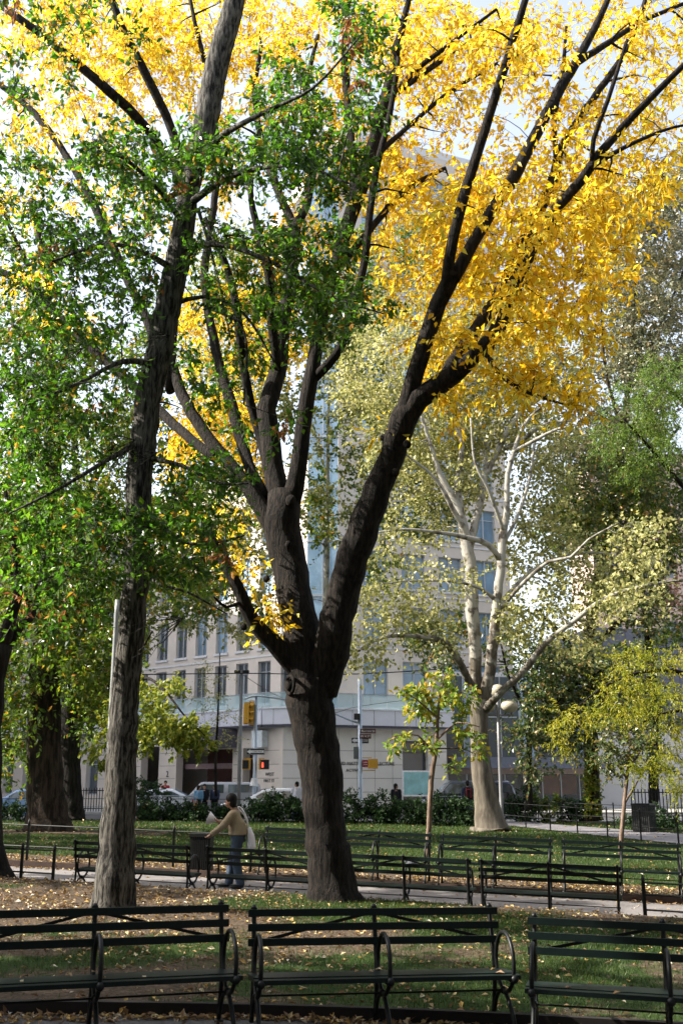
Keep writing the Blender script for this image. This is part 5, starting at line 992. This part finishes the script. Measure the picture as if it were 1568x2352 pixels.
# ------------------------------------------------------------------ litter bins, barrier
def bin_(x, y, w, h, rz, label):
    z = g(x, y); o = empty('litter_bin', (x, y, z), rz, label, 'litter bin', 'dark litter bins')
    MB().box(-w / 2, w / 2, -w / 2, w / 2, .04, h - .06).build('body', simple('bin_body', (.012, .013, .012), .6), o)
    mb = MB()
    for k in range(9):
        t = -w / 2 + .02 + (w - .04) * k / 8
        for s in (-1, 1): mb.box(t - .012, t + .012, s * (w / 2 + .012) - .008, s * (w / 2 + .012) + .008, .0, h).box(s * (w / 2 + .012) - .008, s * (w / 2 + .012) + .008, t - .0121, t + .0119, .0, h - .001)
    mb.build('slat', FENCE, o); MB().box(-w / 2 - .03, w / 2 + .03, -w / 2 - .03, w / 2 + .03, h - .05, h + .01).build('rim', FENCE, o); return o
xb = (468 - CX) / 2504 * 21.6; bin_(xb, 21.6, .36, .68, -.1, 'square dark litter bin the person in beige reaches into')
xb = (1478 - CX) / 2504 * 41; bin_(xb, 41.3, .66, 1.05, -.6, 'dark litter bin on the path at right beyond the railing')
def barrier(px, Y, label, w=2.2):
    x, y, z = base_at(px, Y); o = empty('crowd_barrier', (x, y, .1), .05, label, 'barrier'); mb = MB(); ST = simple('steel', (.35, .37, .4), .35, .8)
    mb.tube(crom([(-w / 2, 0, 0, .02), (-w / 2, 0, .95, .02), (-w / 2 + .1, 0, 1.08, .02), (w / 2 - .1, 0, 1.08, .02), (w / 2, 0, .95, .02), (w / 2, 0, 0, .02)], .15)[:, :3], .022, 6); mb.cyl((-w / 2, 0, .22), (w / 2, 0, .22), .018, None, 6); mb.build('frame', ST, o)
    mb = MB()
    for k in range(1, 18): mb.cyl((-w / 2 + w * k / 18, 0, .22), (-w / 2 + w * k / 18, 0, 1.07), .009, None, 4)
    mb.build('bar', ST, o); MB().box(-w / 2 - .02, -w / 2 + .02, -.3, .3, 0, .03).box(w / 2 - .02, w / 2 + .02, -.3, .3, 0, .03).build('foot', ST, o)
barrier(400, 54.2, 'steel crowd barrier on the street left of the person in beige'); barrier(1045, 52.2, 'steel crowd barrier in front of the dark van')
o = MB().prism([(-.05, -.02), (.05, -.02), (.05, .02), (-.05, .02)], 0, .9).build('orange_marker', simple('orange_plastic', (.75, .12, .04), .5)); tag(o, 'slanted orange marker post near the metal barrier', 'marker')
x, y, z = base_at(318, 50.2); o.location = (x, y, z); o.rotation_euler = (0, math.radians(32), 0)
# ------------------------------------------------------------------ cars
def car(name, px, Y, L, Wd, H, col, label, van=False, rz=0, hood=.25):
    x = (px - CX) / 2504 * Y; o = empty(name, (x, Y, .065), rz, label, 'car' if not van else 'van')
    paint = newmat(name + '_paint'); paint[2].inputs['Base Color'].default_value = (*col, 1); paint[2].inputs['Roughness'].default_value = .25; paint[2].inputs['Coat Weight'].default_value = .6
    n = 40; h = L / 2; t = np.linspace(0, 1, n); X_ = -h + L * t
    belt = np.interp(t, [0, .03, .1, hood, .9, .97, 1], [.55, .68, .78, .92, .98, .9, .62]) * H / 1.45
    if van: roof = np.interp(t, [0, .05, .17, .30, .93, .985, 1], [0, 0, 0, 1, .98, .3, 0])
    else: roof = np.interp(t, [0, hood, hood + .17, hood + .3, .72, .88, .93, 1], [0, 0, .86, 1, .96, .28, 0, 0])
    roof = belt + roof * (H - belt); hw = Wd / 2 * (1 - .18 * np.abs(2 * t - 1) ** 6)
    R = []
    for i in range(n):
        b = .22 if .04 < t[i] < .96 else .35; w = hw[i]; z1, z2 = belt[i], roof[i]; tw = w * (.98 - .22 * (z2 - z1) / H * 1.6)
        R.append([(X_[i], s * a, zz) for s, a, zz in ((-1, w * .9, b), (-1, w, b + .18), (-1, w, (b + z1) / 2 + .05), (-1, w * .96, z1), (-1, tw, z2 - .05 * (z2 > z1 + .1)), (-1, tw * .8, z2), (0, 0, z2 + .03 * (z2 > z1 + .1)), (1, tw * .8, z2), (1, tw, z2 - .05 * (z2 > z1 + .1)), (1, w * .96, z1), (1, w, (b + z1) / 2 + .05), (1, w, b + .18), (1, w * .9, b))])
    R = np.array(R); k = R.shape[1]; i = np.arange(n - 1)[:, None] * k; j = np.arange(k)[None]; j2 = (j + 1) % k
    mb = MB(); mb.add(R.reshape(-1, 3), np.stack([i + j, i + k + j, i + k + j2, i + j2], -1).reshape(-1, 4), ngons=[list(range(k)), list(range((n - 1) * k, n * k))[::-1]])
    body = mb.build('body', paint[0], o, True)
    gb = GL_D; cab = [i for i in range(n) if roof[i] > belt[i] + .12 * H]; a, b = cab[0], cab[-1]
    # side glass on both sides, split by a pillar
    mid = (a + b) // 2
    for (p, q) in ((a + 1, mid - 1), (mid + 1, b - 1)):
        for s in (-1, 1):
            V = []; 
            for i in range(p, q + 1):
                z1, z2 = belt[i] + .04, roof[i] - .12; z2 = max(z2, z1 + .01); f = (z2 - belt[i]) / max(.01, roof[i] - .05 - belt[i]); w0 = hw[i] * .96; tw = hw[i] * (.98 - .22 * (roof[i] - belt[i]) / H * 1.6)
                V += [(X_[i], s * (w0 + .012), z1), (X_[i], s * (w0 + (tw - w0) * f + .012), z2)]
            m2 = MB(); cnt = len(V) // 2; m2.add(V, [[2 * c, 2 * c + 2, 2 * c + 3, 2 * c + 1] for c in range(cnt - 1)]); m2.build('side_window', gb, body)
    # windscreen and rear glass
    for nm, (p, q) in (('windscreen', ([i for i in range(n) if roof[i] > belt[i] + .05][0], [i for i in range(n) if roof[i] >= H * .97][0])), ('rear_window', ([i for i in range(n) if roof[i] >= H * .93][-1], [i for i in range(n) if roof[i] > belt[i] + .05][-1]))):
        if q <= p: continue
        V = []
        for i in range(p, q + 1):
            tw = hw[i] * (.98 - .22 * (roof[i] - belt[i]) / H * 1.6); V += [(X_[i], -tw * .78, roof[i] + .012), (X_[i], 0, roof[i] + .05), (X_[i], tw * .78, roof[i] + .012)]
        m2 = MB(); cnt = len(V) // 3; m2.add(V, [q_ for c in range(cnt - 1) for q_ in ([3 * c, 3 * c + 3, 3 * c + 4, 3 * c + 1], [3 * c + 1, 3 * c + 4, 3 * c + 5, 3 * c + 2])]); m2.build(nm, GL_B, body)
    RUB = simple('tyre_rubber', (.015, .015, .015), .8)
    for sx in (-.31, .30):
        for s in (-1, 1):
            yy = s * (Wd / 2 - .12); wh = MB().tube([(sx * L, yy - .11, .33), (sx * L, yy - .09, .33), (sx * L, yy + .09, .33), (sx * L, yy + .11, .33)], [.29, .33, .33, .29], 20).build('wheel', RUB, o, True)
            MB().cyl((sx * L, yy + s * .1, .33), (sx * L, yy + s * .118, .33), .2, .18, 16).build('rim', GALV, wh)
    for s in (-1, 1):
        MB().ball((-h + .16, s * Wd * .36, .66 * H / 1.45), (.13, .2, .09), 10, 8).build('headlight', WHT, o, True); MB().ball((-h + L * (hood + .1), s * (Wd / 2 + .09), belt[14] + .06), (.08, .1, .07), 8, 6).build('mirror', paint[0], o, True)
        MB().box(h - .1, h - .01, s * Wd * .38 - .15, s * Wd * .38 + .15, .72, .86).build('tail_light', simple('tail_red', (.4, .02, .02), .3), o)
    MB().box(-h - .02, -h + .1, -Wd * .25, Wd * .25, .45, .62).build('grille', BLK, o)
    return o
car('parked_car', 622, 55.3, 5.0, 1.8, 1.5, (.72, .74, .78), 'white saloon car behind the shrubs left of the central trunk', rz=.05)
car('parked_van', 1072, 56.4, 4.9, 1.9, 1.85, (.01, .012, .03), 'dark blue van left of the sycamore trunk', True, rz=.03, hood=.2)
car('parked_car', 62, 54.2, 4.4, 1.8, 1.5, (.16, .28, .48), 'blue car behind the very thick trunk at the left edge', rz=.04)
car('parked_car', 360, 62.0, 4.5, 1.8, 1.45, (.6, .62, .66), 'pale car half hidden by the tall green street shrub')
car('parked_van', 505, 62.4, 5.0, 1.9, 1.8, (.30, .31, .34), 'grey van parked in front of the recessed red entrance', True)
# ------------------------------------------------------------------ people
SKIN = simple('skin', (.32, .17, .11), .55, 0, .05, 8); HAIR = simple('hair_dark', (.006, .004, .004), .6, 0, .3, 30, .2)
def cloth(name, c): return simple('cloth_' + name, c, .85, 0, .14, 9, .2, .3, (1, 1, .5))
def caps(mb, a, b, ra, rb, n=10, sx=1.0):
    a = Vector(a); b = Vector(b); d = (b - a).normalized(); T_ = np.linspace(0, 1, 7)
    P = [a - d * ra * .9, a - d * ra * .5] + [a.lerp(b, t) for t in T_] + [b + d * rb * .5, b + d * rb * .9]; R = [ra * .35, ra * .85] + [ra + (rb - ra) * t for t in T_] + [rb * .85, rb * .35]
    mb.tube(P, R, n)
def remesh(o, vox=.012, sm_=4):
    m = o.modifiers.new('remesh', 'REMESH'); m.mode = 'VOXEL'; m.voxel_size = vox; m.use_smooth_shade = True
    s = o.modifiers.new('smooth', 'SMOOTH'); s.iterations = sm_; s.factor = .5; return o
def torso(mb, pts, n=14):     # [(x,y,z,rx,ry)]
    V = []; a = np.arange(n) / n * 2 * math.pi; P = np.array(pts, float); t = np.linspace(0, 1, len(P)); tt = np.linspace(0, 1, 14)
    P = np.stack([np.interp(tt, t, P[:, i]) for i in range(5)], 1)
    for p in P: V += [(p[0] + p[3] * math.cos(q), p[1] + p[4] * math.sin(q), p[2]) for q in a]
    m = len(P); i = np.arange(m - 1)[:, None] * n; j = np.arange(n)[None]; j2 = (j + 1) % n
    mb.add(V, np.stack([i + j, i + j2, i + n + j2, i + n + j], -1).reshape(-1, 4), ngons=[list(range(n))[::-1], list(range((m - 1) * n, m * n))])
def hand(mb, w, d, side=Vector((0, 1, 0)), s=1.0):
    """w wrist point, d direction of the fingers; palm, four unequal bent fingers and a side thumb"""
    w = Vector(w); d = Vector(d).normalized(); side = (side - d * side.dot(d)).normalized(); nrm = d.cross(side)
    caps(mb, w, w + d * .05 * s, .024 * s, .03 * s, 8); mb.tube([w + d * .02 * s, w + d * .09 * s], [.034 * s, .032 * s], 8)
    for k, (o_, l) in enumerate(((-.027, .062), (-.009, .075), (.009, .07), (.026, .055))):
        p = w + d * .085 * s + side * o_ * s; q = p + (d * .8 - nrm * .35) * l * .5 * s; r = q + (d * .45 - nrm * .75) * l * .5 * s
        mb.tube([p, q, r], [.010 * s, .009 * s, .006 * s], 6)
    p = w + d * .03 * s - side * .03 * s; q = p + (d * .5 - side * .75) * .035 * s; r = q + (d * .8 - side * .1 - nrm * .3) * .035 * s; mb.tube([p, q, r], [.012 * s, .011 * s, .008 * s], 6)
def person(px, Y, label, J, jack, legs, face=-1, hairlen=.1, rz=0, vox=.014, z0=None, shoe=(.02, .02, .02), hood=False, skirtlen=0):
    x = (px - CX) / 2504 * Y; z = g(x, Y) if z0 is None else z0
    o = empty('person', (x, Y, z), rz, label, 'person')
    B = MB(); hd = Vector(J['head']); nk = Vector(J['neck']); f = Vector((face, 0, 0)) if 'face' not in J else Vector(J['face']); f.normalize(); sd = f.cross(Vector((0, 0, 1)))
    B.ball(hd + Vector((0, 0, .02)), (.085, .08, .105), 14, 12); B.ball(hd + f * .03 - Vector((0, 0, .05)), (.058, .058, .06), 12, 10)     # skull, jaw
    B.tube([hd + f * .07 + Vector((0, 0, .015)), hd + f * .1 - Vector((0, 0, .018)), hd + f * .082 - Vector((0, 0, .03))], [.009, .016, .009], 6)         # nose
    B.ball(hd + f * .08 - Vector((0, 0, .058)), (.015, .022, .008), 8, 6)
    for s in (-1, 1): B.ball(hd + sd * s * .078, (.02, .012, .03), 8, 6); B.ball(hd + f * .066 + sd * s * .03 + Vector((0, 0, .022)), .014, 8, 6)
    caps(B, hd - Vector((0, 0, .05)), nk, .05, .055); 
    pv = Vector(J['pelvis']); ch = (nk + pv) / 2
    torso(B, [(pv.x, pv.y, pv.z - .05, .11, .15), (ch.x, ch.y, ch.z, .11, .14), (nk.x, nk.y, nk.z - .08, .10, .16), (nk.x, nk.y, nk.z, .05, .06)])
    for s in 'lr':
        sh, el, wr = (Vector(J[k + s]) for k in ('sh', 'el', 'wr')); hp, kn, an = (Vector(J[k + s]) for k in ('hp', 'kn', 'an'))
        caps(B, nk - Vector((0, 0, .06)), sh, .05, .05); caps(B, sh, el, .045, .036); caps(B, el, wr, .036, .024); hand(B, wr, (wr - el), Vector((0, 1, 0)) if abs((wr - el).normalized().y) < .8 else Vector((1, 0, 0)))
        caps(B, hp, kn, .075, .05); caps(B, kn, an, .05, .035)
    remesh(B.build('body', SKIN, o, True), .010, 2)
    H = MB(); H.ball(hd - f * .02 + Vector((0, 0, .042)), (.105, .10, .108), 14, 12); H.ball(hd - f * .045 - Vector((0, 0, .02)), (.075, .098, .10), 12, 10)
    if hairlen > .05: caps(H, hd - f * .055 - Vector((0, 0, .02)), hd - f * .065 - Vector((0, 0, hairlen)), .06, .045)
    remesh(H.build('hair', HAIR, o, True), .012, 3)
    K = MB(); top = nk.z - .02; hem = pv.z - skirtlen
    torso(K, [(pv.x, pv.y, hem, .18, .205), (pv.x, pv.y, pv.z + .08, .165, .195), (ch.x, ch.y, ch.z, .165, .19), (nk.x, nk.y, top - .12, .13, .19), (nk.x, nk.y, top - .02, .085, .12), (nk.x, nk.y, top + .02, .06, .07)])
    for s in 'lr':
        sh, el, wr = (Vector(J[k + s]) for k in ('sh', 'el', 'wr')); caps(K, nk - Vector((0, 0, .07)), sh, .08, .072); caps(K, sh, el, .078, .066); caps(K, el, el.lerp(wr, .92), .066, .054)
    remesh(K.build('jacket', jack, o, True), vox, 4)
    G = MB(); torso(G, [(pv.x, pv.y, pv.z - .12, .13, .165), (pv.x, pv.y, pv.z + .06, .135, .17)])
    for s in 'lr':
        hp, kn, an = (Vector(J[k + s]) for k in ('hp', 'kn', 'an')); caps(G, hp, kn, .108, .084); caps(G, kn, an, .082, .080)
    remesh(G.build('trousers', legs, o, True), vox, 4)
    for s in 'lr':
        an = Vector(J['an' + s]); m = MB(); m.ball(an + f * .07 - Vector((0, 0, .045)), (.13 if abs(f.x) > .5 else .05, .05 if abs(f.x) > .5 else .13, .045), 12, 8); m.build('shoe', simple('shoe_dark', shoe, .5), o, True)
    return o
JW = dict(head=(-.10, 0, 1.475), neck=(-.02, 0, 1.33), pelvis=(.05, 0, .90), shl=(-.04, -.17, 1.26), ell=(-.20, -.22, 1.06), wrl=(-.40, -.17, .92), shr=(0, .17, 1.26), elr=(-.12, .22, 1.04), wrr=(-.30, .12, 1.12),
          hpl=(.05, -.09, .86), knl=(.03, -.09, .48), anl=(.12, -.09, .09), hpr=(.05, .09, .86), knr=(-.05, .09, .48), anr=(-.10, .09, .09))
JK = cloth('beige', (.33, .265, .175)); JE = cloth('jeans', (.05, .07, .105))
wom = person(543, 19.55, 'person in a beige jacket and jeans leaning left to the bin, holding white paper', JW, JK, JE, -1, .14)
PAP = simple('paper_white', (.72, .70, .74), .7, 0, .04, 5)
mb = MB(); n = 14; V = []
for i in range(n):                                           # cone of rolled paper
    a = i / n * 6.283; V += [(-.33 + .02 * math.cos(a), .1 + .02 * math.sin(a), 1.15 - .03), (-.50 + .04 * math.cos(a), .08 + .10 * math.sin(a), 1.19 + .105 * math.cos(a))]
mb.add(V, [[2 * i, 2 * i + 1, (2 * i + 3) % (2 * n), (2 * i + 2) % (2 * n)] for i in range(n)])
o = mb.build('paper_cone', PAP, None, True); o.location = wom.location; tag(o, 'white rolled paper cone held by the person in beige', 'paper')
sd_ = o.modifiers.new('s', 'SOLIDIFY'); sd_.thickness = .006
b = MB(); torso(b, [(.27, .02, .62, .05, .12), (.285, .02, .70, .085, .15), (.275, .02, .88, .07, .13), (.24, .02, 1.03, .035, .10)]); o = empty('shoulder_bag', tuple(wom.location), 0, 'white cloth bag hanging behind the person in beige', 'bag')
remesh(b.build('sack', PAP, o, True), .012, 4); MB().tube(crom([(.22, .10, 1.02, 1), (.16, .16, 1.2, 1), (.02, .20, 1.36, 1), (.10, -.02, 1.36, 1), (.20, -.06, 1.2, 1), (.235, -.06, 1.02, 1)], .05)[:, :3], .013, 6).build('strap', PAP, o, True)
def stand(arm=.1, face=(0, -1, 0), lean=0, h=1.7):
    k = h / 1.7
    J = dict(head=(lean, 0, 1.56), neck=(lean * .8, 0, 1.43), pelvis=(0, 0, .93), shl=(-.18, 0, 1.36), ell=(-.22, -.02, 1.08), wrl=(-.20, -arm, .86), shr=(.18, 0, 1.36), elr=(.22, -.02, 1.08), wrr=(.20, -arm, .86), hpl=(-.09, 0, .9), knl=(-.10, -.02, .5), anl=(-.11, 0, .08), hpr=(.09, 0, .9), knr=(.11, .02, .5), anr=(.12, 0, .08))
    J = {a: tuple(c * k for c in b) for a, b in J.items()}; J['face'] = face; return J
DK = cloth('black', (.012, .012, .018)); NV = cloth('navy', (.03, .04, .08)); WH = cloth('white', (.55, .56, .62)); RD = cloth('red', (.3, .04, .05)); TL = cloth('blue_top', (.12, .25, .38))
man = person(1073, 50.6, 'person in a dark jacket with a large backpack, seen from behind by the sycamore', stand(.1, (0, 1, 0), h=1.86), NV, cloth('jeans_grey', (.12, .15, .22)), 1, .02, vox=.02)
o = empty('backpack', tuple(man.location), 0, 'dark red and black backpack on the person by the sycamore', 'backpack'); b = MB(); torso(b, [(0, -.24, 1.0, .17, .07), (0, -.27, 1.1, .22, .13), (0, -.26, 1.35, .2, .12), (0, -.22, 1.54, .12, .06)]); remesh(b.build('pack', cloth('pack_dark', (.03, .015, .02)), o, True), .02, 3)
MB().box(-.11, -.08, -.41, -.36, 1.05, 1.5).box(.08, .11, -.41, -.36, 1.05, 1.5).box(-.08, .08, -.42, -.38, 1.42, 1.46).build('strap', RD, o)
person(909, 53, 'lone figure in black seen over the shrubs left of the display window', stand(.15, (1, 0, 0), h=1.7), DK, DK, 1, .12, vox=.02, z0=.1)
person(681, 53.6, 'figure in a white top just left of the central trunk', stand(.1, (-1, 0, 0), h=1.8), WH, NV, -1, .02, vox=.02, z0=.1)
person(457, 58.8, 'pedestrian in pale blue with an orange bag near the entrance', stand(.1, (1, 0, 0), h=1.65), TL, NV, 1, .1, vox=.02, z0=.06)
person(470, 59.3, 'pedestrian in black in the middle of the waiting group', stand(.2, (0, -1, 0), h=1.72), DK, DK, 1, .02, vox=.02, z0=.06)
person(494, 59.6, 'pedestrian in dark clothes at the right of the waiting group', stand(.1, (-1, 0, 0), h=1.7), NV, DK, -1, .02, vox=.02, z0=.06)
person(380, 66.0, 'pedestrian in black and red by the dark doorway', stand(.1, (0, -1, 0), h=1.8), RD, DK, 1, .02, vox=.02, z0=.18)
x = (452 - CX) / 2504 * 58.5; o = MB(); torso(o, [(0, 0, 0, .10, .08), (0, 0, .12, .16, .1), (0, 0, .36, .11, .07)]); o.tube(crom([(-.08, 0, .34, 1), (-.04, 0, .58, 1), (.04, 0, .58, 1), (.08, 0, .34, 1)], .05)[:, :3], .012, 6); o = o.build('shopping_bag', simple('bag_orange', (.55, .22, .04), .6), None, True); o.location = (x, 58.5, .35); tag(o, 'orange bag carried in the waiting group', 'bag')
# display poster in the corner window
p = at(947, 1800, 70.2); o = MB().box(-.9, .9, -.05, .05, .9, 2.5).build('poster_frame', WHT); MB().box(-.8, .8, -.06, -.051, 1.0, 2.4).build('poster_face', simple('poster_teal', (.25, .48, .5), .4, 0, .4, 1.5), o)
o.location = (p.x + .2, p.y - .75, .1); tag(o, 'pale teal poster stand in front of the corner window', 'poster')
# pigeon on the lawn edge
x, y, z = base_at(1402 * .671 + 0, 23.4)
o = empty('pigeon', (x, y, z), 0, 'small grey pigeon on the lawn just left of the reddish sapling stem', 'pigeon'); b = MB(); b.ball((0, 0, .11), (.12, .06, .06), 12, 8).ball((-.11, 0, .16), .032, 8, 6); b.tube([(-.06, 0, .12), (-.10, 0, .155)], [.045, .03], 8); b.tube([(.09, 0, .11), (.2, 0, .085)], [.04, .02], 6); b.tube([(-.14, 0, .16), (-.17, 0, .152)], [.01, .002], 5)
b.tube([(0, .02, .07), (0, .02, 0)], .006, 5).tube([(.01, -.02, .07), (.01, -.02, 0)], .006, 5); remesh(b.build('body', simple('pigeon_grey', (.07, .075, .09), .6), o, True), .007, 2)
# ------------------------------------------------------------------ grass and fallen leaves
def scatter_leaves(name, x0, x1, yf0, yf1, n, size, dens=None, lift=.012, mat=L_LIT, stand_=.25):
    x = RNG.uniform(x0, x1, n); t = RNG.random(n); y = yf0(x) + (yf1(x) - yf0(x)) * t
    if dens is not None: k = RNG.random(n) < dens(x, y); x, y = x[k], y[k]
    P = np.stack([x, y, gz(x, y) + lift + RNG.random(len(x)) * lift], -1); D = RNG.normal(0, 1, (len(x), 3)); D[:, 2] *= stand_
    nr = RNG.normal(0, .45, (len(x), 3)) + np.array([0, 0, 1.]); s = size * (.6 + .8 * RNG.random(len(x)))
    V = leaf_arrays(P, D, s, s * .5, .6, nr); o = leaf_obj(name, V, mat); o['kind'] = 'stuff'; return o
for o_, W_, D_ in [(o, 2.0, .42) for o in bpy.data.objects if o.type == 'EMPTY' and o.get('category') == 'bench' and o.location.y < 10]:
    k_ = 7; Mb = Matrix.Translation(o_.location) @ o_.rotation_euler.to_matrix().to_4x4(); P_ = np.array([tuple(Mb @ Vector((random.uniform(-.98, .98), -random.uniform(.08, .42), .415))) for _ in range(k_)])
    sz = RNG.uniform(.05, .09, k_); fl = leaf_obj('fallen_leaves', leaf_arrays(P_, RNG.normal(0, 1, (k_, 3)) * [1, 1, .1], sz, sz * .5, .5, RNG.normal(0, .2, (k_, 3)) + [0, 0, 1]), L_LIT); fl['kind'] = 'stuff'
cl = lambda x, y: np.clip(.55 + .5 * np.sin(x * 2.1 + np.sin(y * 1.3) * 2) * np.sin(y * 1.9 + x), .12, 1)
c_ = lambda v: (lambda x: np.full_like(x, v))
scatter_leaves('fallen_leaves', -6.5, 6.5, yn, lambda x: ypath(16.5, x), 8500, .062, cl)
scatter_leaves('fallen_leaves', -6.5, -.5, c_(11.), lambda x: ypath(16.5, x), 4200, .066, cl)
scatter_leaves('fallen_leaves', -4, 4, lambda x: yn(x) - .42 * (.6 + .3 * np.sin(x * 2)), lambda x: yn(x) - .03, 2300, .062, lambda x, y: np.clip(1.1 - (yn(x) - y) * 2.0, .05, 1))
scatter_leaves('fallen_leaves', -4, 4, c_(7.6), yn, 160, .06)
scatter_leaves('fallen_leaves', -10, 12, lambda x: ypath(20.3, x), lambda x: ypath(22.6, x), 12000, .075, cl)
scatter_leaves('fallen_leaves', -9, 10, lambda x: ypath(16.6, x), lambda x: ypath(20.5, x), 420, .07)
scatter_leaves('fallen_leaves', -14, 14, c_(22.), c_(36.), 5000, .09, cl)
scatter_leaves('fallen_leaves', -16, 16, c_(36.), c_(50.), 2500, .12, cl)
def grass(name, x0, x1, yf0, yf1, n, h, w):
    x = RNG.uniform(x0, x1, n); y = yf0(x) + (yf1(x) - yf0(x)) * RNG.random(n) ** .8
    k = (RNG.random(n) < np.clip(grassmask(x, y) * 1.6 - .35, 0.02, 1)) & ~on_side(x, y); x, y = x[k], y[k]; m = len(x); hh = h * (.4 + RNG.random(m)); a = RNG.random(m) * 6.28
    P = np.stack([x, y, gz(x, y) - .005], -1); S_ = np.stack([np.cos(a), np.sin(a), np.zeros(m)], -1) * w; T_ = P + np.stack([RNG.normal(0, .4, m) * hh, RNG.normal(0, .4, m) * hh, hh], -1)
    V = np.stack([P - S_, P + S_, T_], 1).reshape(-1, 3); me = np_mesh(name, V, np.arange(3 * m).reshape(-1, 3)); me.materials.append(GRASS); o = link(bpy.data.objects.new(name, me)); o['kind'] = 'stuff'
grass('grass', -6.5, 6.5, lambda x: yn(x) + .08, lambda x: ypath(16.4, x), 150000, .045, .004)
grass('grass', -12, 13, lambda x: ypath(20.75, x), c_(34.), 130000, .055, .007)
grass('grass', -18, 17, c_(34.), c_(49.5), 70000, .07, .015)
